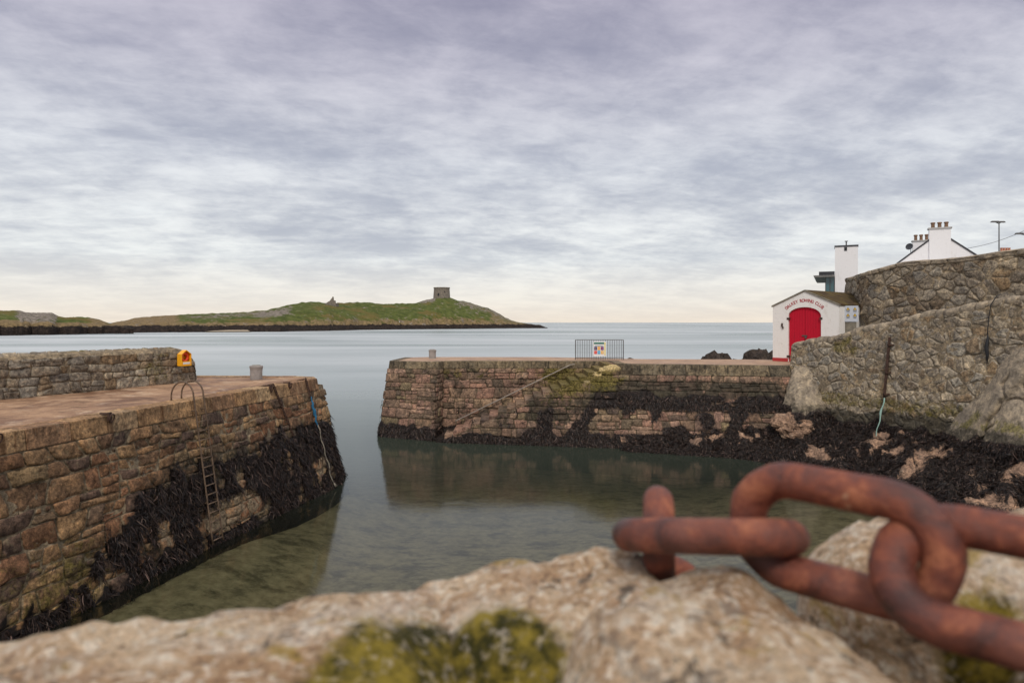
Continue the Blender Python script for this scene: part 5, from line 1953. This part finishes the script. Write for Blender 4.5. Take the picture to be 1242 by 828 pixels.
mb.build('roof', M['slate'], t)
Mg = Matrix.Rotation(math.atan2(sx_.y, sx_.x), 3, 'Z')
def chimney(a_, s_, wd, dp, z0, z1, par, npots=3, ph=0.5, mat=M['whitehouse'], pm=M['terracotta']):
    b_ = MB()
    b_.box(gh(a_, s_, (z0 + z1) / 2), (wd, dp, z1 - z0), Mg)
    ch_ = b_.build('chimney', mat, par)
    b_ = MB()
    b_.box(gh(a_, s_, z1 + 0.06), (wd + 0.18, dp + 0.18, 0.12), Mg)
    b_.build('chimney_cap', M['trim'], ch_)
    for k in range(npots):
        q = gh(a_, s_ + (k - (npots - 1) / 2) * wd * 0.31, z1 + 0.12)
        b_ = MB()
        b_.lathe(q, [(0.17, 0), (0.15, 0.1), (0.14, ph * 0.72), (0.19, ph * 0.78), (0.19, ph * 0.95), (0.15, ph)], 12)
        b_.build('chimney_pot', pm, ch_)
chimney(0.28, 0.0, 1.62, 0.8, 11.0, 14.72, t)
chimney(13.5, -0.45, 1.6, 0.8, 13.0, 15.05, t, ph=0.62)
# dish
c = PX(1103.4, 299.3, 66)
t = thing('satellite_dish', 'dark grey satellite dish beside the rear chimney of the white house', 'dish', c)
mb = MB()
vs, fs = [], []
dn = Vector((-0.75, -0.45, 0.2)).normalized()
du_ = dn.cross(Vector((0, 0, 1))).normalized(); dv_ = dn.cross(du_)
for r in range(5):
    for k in range(18):
        a_ = 2 * math.pi * k / 18
        rr = 0.36 * r / 4
        vs.append(c + (du_ * math.cos(a_) * 1.0 + dv_ * math.sin(a_) * 0.9) * rr + dn * (0.28 * (rr / 0.36) ** 2 * 0.36))
for r in range(4):
    for k in range(18):
        fs.append((r * 18 + k, (r + 1) * 18 + k, (r + 1) * 18 + (k + 1) % 18, r * 18 + (k + 1) % 18))
o_ = len(vs)
vs += [v - dn * 0.02 for v in vs]
fs += [tuple(reversed([i + o_ for i in f])) for f in fs]
mb.add(vs, fs)
mb.build('reflector', simple('dark_grey_dish', (0.06, 0.065, 0.075), 0.5), t, smooth=True)
mb = MB()
mb.tube([c - dn * 0.02, c - dn * 0.15 + Vector((0.1, 0.1, -0.1)), c + Vector((0.45, 0.6, -0.35)), c + Vector((0.7, 1.0, -0.9))], 0.03, 6)
mb.tube([c - dv_ * -0.25, c + dn * 0.4], 0.015, 5)
mb.build('arm', M['galv'], t)

# street lamps and wire
def lamp(px, ytop, d_, reach, label, short=True):
    p = PX(px, ytop, d_)
    t = thing('street_lamp', label, 'street lamp', (p.x, d_, 6.5), 'street lamps behind the upper wall')
    b_ = MB()
    b_.tube([(p.x, d_, 6.0), (p.x, d_, 9.0), (p.x, d_, p.z)], [0.07, 0.05, 0.035], 8)
    b_.build('pole', M['galv'], t)
    for sg, ln in ((-1, reach),) + (((1, reach * 0.45),) if short else ()):
        b_ = MB()
        e_ = Vector((p.x + sg * ln, d_, p.z + 0.10 * ln + 0.05))
        b_.tube([(p.x, d_, p.z - 0.05), e_], 0.03, 6)
        b_.build('arm', M['galv'], t)
        b_ = MB()
        b_.hexa([e_ + Vector((sx2 * 0.30, sy2 * 0.11, -0.03)) for sx2, sy2 in ((-1, -1), (1, -1), (1, 1), (-1, 1))], [e_ + Vector((sx2 * 0.22, sy2 * 0.08, 0.07)) for sx2, sy2 in ((-1, -1), (1, -1), (1, 1), (-1, 1))])
        b_.build('lamp_head', M['galv'], t)
lamp(1211.7, 270.5, 50.0, 0.30, 'slim grey street lamp with two short arms standing clear behind the upper wall')
lamp(1252, 286, 48.0, 0.9, 'street lamp with a long arm at the right edge of the picture', False)
mb = MB()
A, B_ = PX(1172, 301.5, 61.0), PX(1262, 271, 46.0)
mb.tube([A.lerp(B_, k / 12) - Vector((0, 0, 0.25 * math.sin(math.pi * k / 12))) for k in range(13)], 0.018, 5)
tag(mb.build('overhead_wire', M['galv']), 'thin overhead wire from the white house gable to the right', 'wire')
# far cottage of which the chimney pots show
p = PX(1223.5, 304, 72)
t = thing('cottage', 'house hidden by the upper wall, only its row of red chimney pots showing', 'house', (p.x, 74, 7))
mb = MB()
mb.box((p.x + 3, 74, 8.6), (10, 6, 4.2))
mb.build('wall', M['whitehouse'], t)
mb = MB()
mb.hexa([(p.x - 2.2, 70.8, 10.7), (p.x + 8.2, 70.8, 10.7), (p.x + 8.2, 77.2, 10.7), (p.x - 2.2, 77.2, 10.7)], [(p.x - 2.2, 73.9, 12.6), (p.x + 8.2, 73.9, 12.6), (p.x + 8.2, 74.1, 12.6), (p.x - 2.2, 74.1, 12.6)])
mb.build('roof', M['slate'], t)
mb = MB()
mb.box((p.x, 72.5, (11 + p.z) / 2), (1.2, 0.8, p.z - 11))
ch_ = mb.build('chimney', M['whitehouse'], t)
for k in range(4):
    mb = MB()
    mb.lathe((p.x - 0.42 + 0.28 * k, 72.5, p.z), [(0.12, 0), (0.10, 0.25), (0.13, 0.34), (0.10, 0.36)], 10)
    mb.build('chimney_pot', M['redclay'], ch_)

# ------------------------------------------------------------------ near quay wall with boulders and the mooring chain
nw = thing('quay_wall', 'rough granite wall in the near foreground under the rusty chain', 'wall', (0, 0.6, 4.6))
mb = MB()
# core of the wall
core = [(-14, 0.15), (20, 0.15), (20, 1.35), (0.95, 1.12), (0.25, 1.02), (-0.2, 0.92), (-0.75, 0.86), (-14, 0.9)]
NXc = 120
vs, fs = [], []
for i in range(NXc + 1):
    x = -14 + 34 * (i / NXc)
    yf = interp([(-14, 0.84), (-0.75, 0.74), (-0.2, 0.82), (0.25, 0.92), (0.95, 1.05), (20, 1.2)], x)
    for (y, z) in ((0.15, 4.4), (0.15, 6.0), (0.3, 6.03), (yf - 0.1, 6.03), (yf, 5.98), (yf + 0.25, 3.0), (yf + 0.4, -2.0)):
        p = Vector((x, y, z))
        vs.append(p + Vector((0, 0.03 * nz(p, 2.0, 2), 0.015 * nz(p, 6.0, 5))))
for i in range(NXc):
    for k in range(6):
        a_ = i * 7 + k
        fs.append((a_, a_ + 7, a_ + 8, a_ + 1)[::-1])
mb.add(vs, fs)
mb.build('wall_core', M['moss'], nw, smooth=True)


def boulder(foot, ztop, drop, seed, par, maskf=None, pw=3.0, label=None, amp=0.018, zb=5.9):
    """rounded stone from a plan outline: rings that shrink to the middle and rise to ztop(x, y)"""
    n_ = len(foot)
    out_ = []
    for i in range(n_):
        P0_, P1_, P2_, P3_ = (Vector((*foot[(i + k) % n_], 0)) for k in (-1, 0, 1, 2))
        for q in range(10):
            t_ = q / 10
            out_.append(0.5 * ((2 * P1_) + (P2_ - P0_) * t_ + (2 * P0_ - 5 * P1_ + 4 * P2_ - P3_) * t_ ** 2 + (3 * P1_ - P0_ - 3 * P2_ + P3_) * t_ ** 3))
    cx_ = sum((p for p in out_), Vector()) / len(out_)
    K = len(out_)
    vs, fs, ms = [], [], []
    rings = [1.0, 0.995, 0.985, 0.965, 0.94, 0.91, 0.87, 0.82, 0.76, 0.69, 0.61, 0.52, 0.43, 0.34, 0.25, 0.16, 0.08]
    for r_i, s_ in enumerate(rings):
        for p in out_:
            q = cx_ + (p - cx_) * s_
            z = zb if r_i == 0 else ztop(q.x, q.y) - drop * (s_ ** (2 * pw))
            if r_i > 0:
                z += amp * fbm((q.x, q.y, 0), 6.0, seed, 5) + amp * 0.35 * fbm((q.x, q.y, 0), 22.0, seed + 4, 4)
                nn = (p - cx_).normalized()
                q = q + nn * amp * 0.8 * fbm((q.x, q.y, z), 7.0, seed + 9, 4)
            v = Vector((q.x, q.y, z))
            vs.append(v)
            ms.append(maskf(v) if maskf else (0, 0.0, 0, 1))
    v = Vector((cx_.x, cx_.y, ztop(cx_.x, cx_.y)))
    vs.append(v)
    ms.append(ms[-1])
    for r in range(len(rings) - 1):
        for i in range(K):
            j = (i + 1) % K
            fs.append((r * K + i, r * K + j, (r + 1) * K + j, (r + 1) * K + i))
    l0 = (len(rings) - 1) * K
    for i in range(K): fs.append((l0 + i, l0 + (i + 1) % K, len(vs) - 1))
    b_ = MB().add(vs, fs, ms)
    return b_.build('coping_stone', M['granite'], par, smooth=True, label=label)


def mossm(cx_, cy_, r_, k_=1.0):
    return lambda p: (0, k_ * (1 - sst(0.3, 1.0, math.hypot(p.x - cx_, (p.y - cy_) * 0.8) / r_)), 0, 1)

# left stone, long
boulder([(-1.15, 0.30), (-0.6, 0.28), (-0.2, 0.30), (-0.10, 0.42), (-0.10, 0.60), (-0.04, 0.80), (-0.06, 0.93), (-0.16, 0.935), (-0.30, 0.885), (-0.45, 0.84), (-0.62, 0.815), (-0.9, 0.80), (-1.2, 0.8)],
        lambda x, y: 6.160 + 0.045 * (x + 0.3) + 0.03 * (y - 0.8) - 0.015 * sst(-.3, -.8, x) - 0.05 * sst(-0.16, -0.06, x) * sst(0.82, 0.6, y), 0.10, 1.0, nw, mossm(-0.06, 0.66, 0.20, 1.1), pw=5.0, amp=0.022)
# middle stone behind
boulder([(-0.10, 0.80), (0.02, 0.72), (0.12, 0.72), (0.22, 0.82), (0.225, 0.96), (0.15, 1.04), (0.02, 1.03), (-0.10, 1.0), (-0.18, 0.93)],
        lambda x, y: 6.160 + 0.09 * (x - 0.05) - 0.30 * max(0, x - 0.17), 0.09, 21.0, nw, mossm(-0.02, 0.72, 0.13), pw=4.0, amp=0.022)
# large pale stone in front
boulder([(0.02, 0.35), (0.14, 0.22), (0.32, 0.25), (0.35, 0.45), (0.40, 0.60), (0.42, 0.74), (0.39, 0.86), (0.30, 0.94), (0.18, 0.92), (0.085, 0.82), (0.045, 0.66), (0.03, 0.5)],
        lambda x, y: 6.192 + 0.02 * (0.25 - x) - 0.25 * max(0, x - 0.26), 0.085, 34.0, nw, mossm(0.0, 0.6, 0.09), pw=3.6, amp=0.024)
# right stone behind the chain
boulder([(0.44, 0.97), (0.52, 0.84), (0.66, 0.79), (0.85, 0.80), (1.05, 0.95), (1.05, 1.12), (0.8, 1.16), (0.58, 1.14), (0.46, 1.10)],
        lambda x, y: 6.200 + 0.02 * (x - 0.6), 0.09, 47.0, nw, mossm(0.56, 0.78, 0.085), pw=3.5)
# right front stone
boulder([(0.46, 0.52), (0.60, 0.46), (0.9, 0.48), (0.95, 0.66), (0.8, 0.765), (0.62, 0.755), (0.49, 0.68)],
        lambda x, y: 6.215 + 0.06 * (x - 0.5), 0.09, 58.0, nw, mossm(0.46, 0.76, 0.12))
for i, (x0, x1) in enumerate(((-2.2, -1.25), (-3.1, -2.25), (-4.2, -3.15), (1.1, 1.8), (1.85, 2.7), (2.75, 3.5))):
    yb = interp([(-5, 0.82), (-0.75, 0.84), (0.95, 1.12), (5, 1.15)], (x0 + x1) / 2)
    xm = (x0 + x1) / 2
    boulder([(x0, 0.3), (xm, 0.24), (x1, 0.3), (x1 - 0.02, 0.6), (x1, yb - 0.08), (xm, yb), (x0, yb - 0.06), (x0 + 0.03, 0.55)], lambda x, y: 6.15, 0.09, 70.0 + 9 * i, nw)

# quayside ground behind the wall
mb = MB()
mb.hexa([Vector(p) for p in ((-40, -40, -2), (40, -40, -2), (40, 0.14, -2), (-40, 0.14, -2))], [Vector(p) for p in ((-40, -40, 4.85), (40, -40, 4.85), (40, 0.14, 4.85), (-40, 0.14, 4.85))])
tag(mb.build('quay_ground', M['road']), 'quayside ground behind the near wall', None, None, 'structure')

# mooring chain
RD, HWD, HST = 0.0215, 0.054, 0.052
ch = thing('mooring_chain', 'heavy rusty mooring chain lying on the near granite wall', 'chain', (0.35, 0.8, 6.2))
mb = MB()
pts = []
for k in range(17):
    a_ = -math.pi / 2 + math.pi * k / 16
    pts.append((HST + HWD * math.cos(a_), HWD * math.sin(a_), 0))
for k in range(17):
    a_ = math.pi / 2 + math.pi * k / 16
    pts.append((-HST + HWD * math.cos(a_), HWD * math.sin(a_), 0))
mb.tube(pts, RD, 20, closed=True)
proto = MB()
proto.v, proto.f, proto.m, proto.mi = mb.v, mb.f, mb.m, mb.mi


def link_mesh():
    me = bpy.data.meshes.new('chain_link')
    vv = []
    for v in mb.v:
        p = Vector(v)
        p += p.normalized() * 0.0022 * fbm(p, 26.0, 2.0, 4)
        vv.append(p)
    me.from_pydata([tuple(v) for v in vv], [], mb.f)
    me.polygons.foreach_set('use_smooth', [True] * len(me.polygons))
    me.materials.append(M['rust'])
    return me

LM = link_mesh()
# centre (px, py, depth), long axis, width axis
LINKS = [
    (Vector((0.220, 1.025, CAM_Z - 0.325)), (0.196, 0.934, -0.29), (0.05, 0.29, 0.95)),
    (PX(855, 650, 0.875), (0.74, -0.66, 0.19), (0.27, 0.92, -0.289)),
    (PX(1014, 651, 0.775), (0.70, -0.71, -0.02), (0.06, 0.02, 0.99)),
    (Vector((0.476, 0.644, CAM_Z - 0.250)), (0.72, -0.69, -0.01), (0.40, 0.55, 0.73)),
    (Vector((0.605, 0.510, CAM_Z - 0.258)), (0.85, -0.52, -0.03), (0.10, 0.10, 0.96)),
    (Vector((0.250, 1.150, CAM_Z - 0.500)), (0.05, 0.35, -0.93), (0.99, 0.0, 0.06)),
    (Vector((0.770, 0.440, CAM_Z - 0.268)), (0.97, -0.15, -0.02), (0.10, 0.85, -0.2)),
]
for c, la, wa in LINKS:
    la = Vector(la).normalized()
    wa = Vector(wa)
    wa = (wa - la * wa.dot(la)).normalized()
    n_ = la.cross(wa)
    o = bpy.data.objects.new('chain_link', LM)
    COL.objects.link(o)
    o.parent = ch
    Mx = Matrix((la, wa, n_)).transposed().to_4x4()
    Mx.translation = c - Vector(ch.location)
    o.matrix_local = Mx
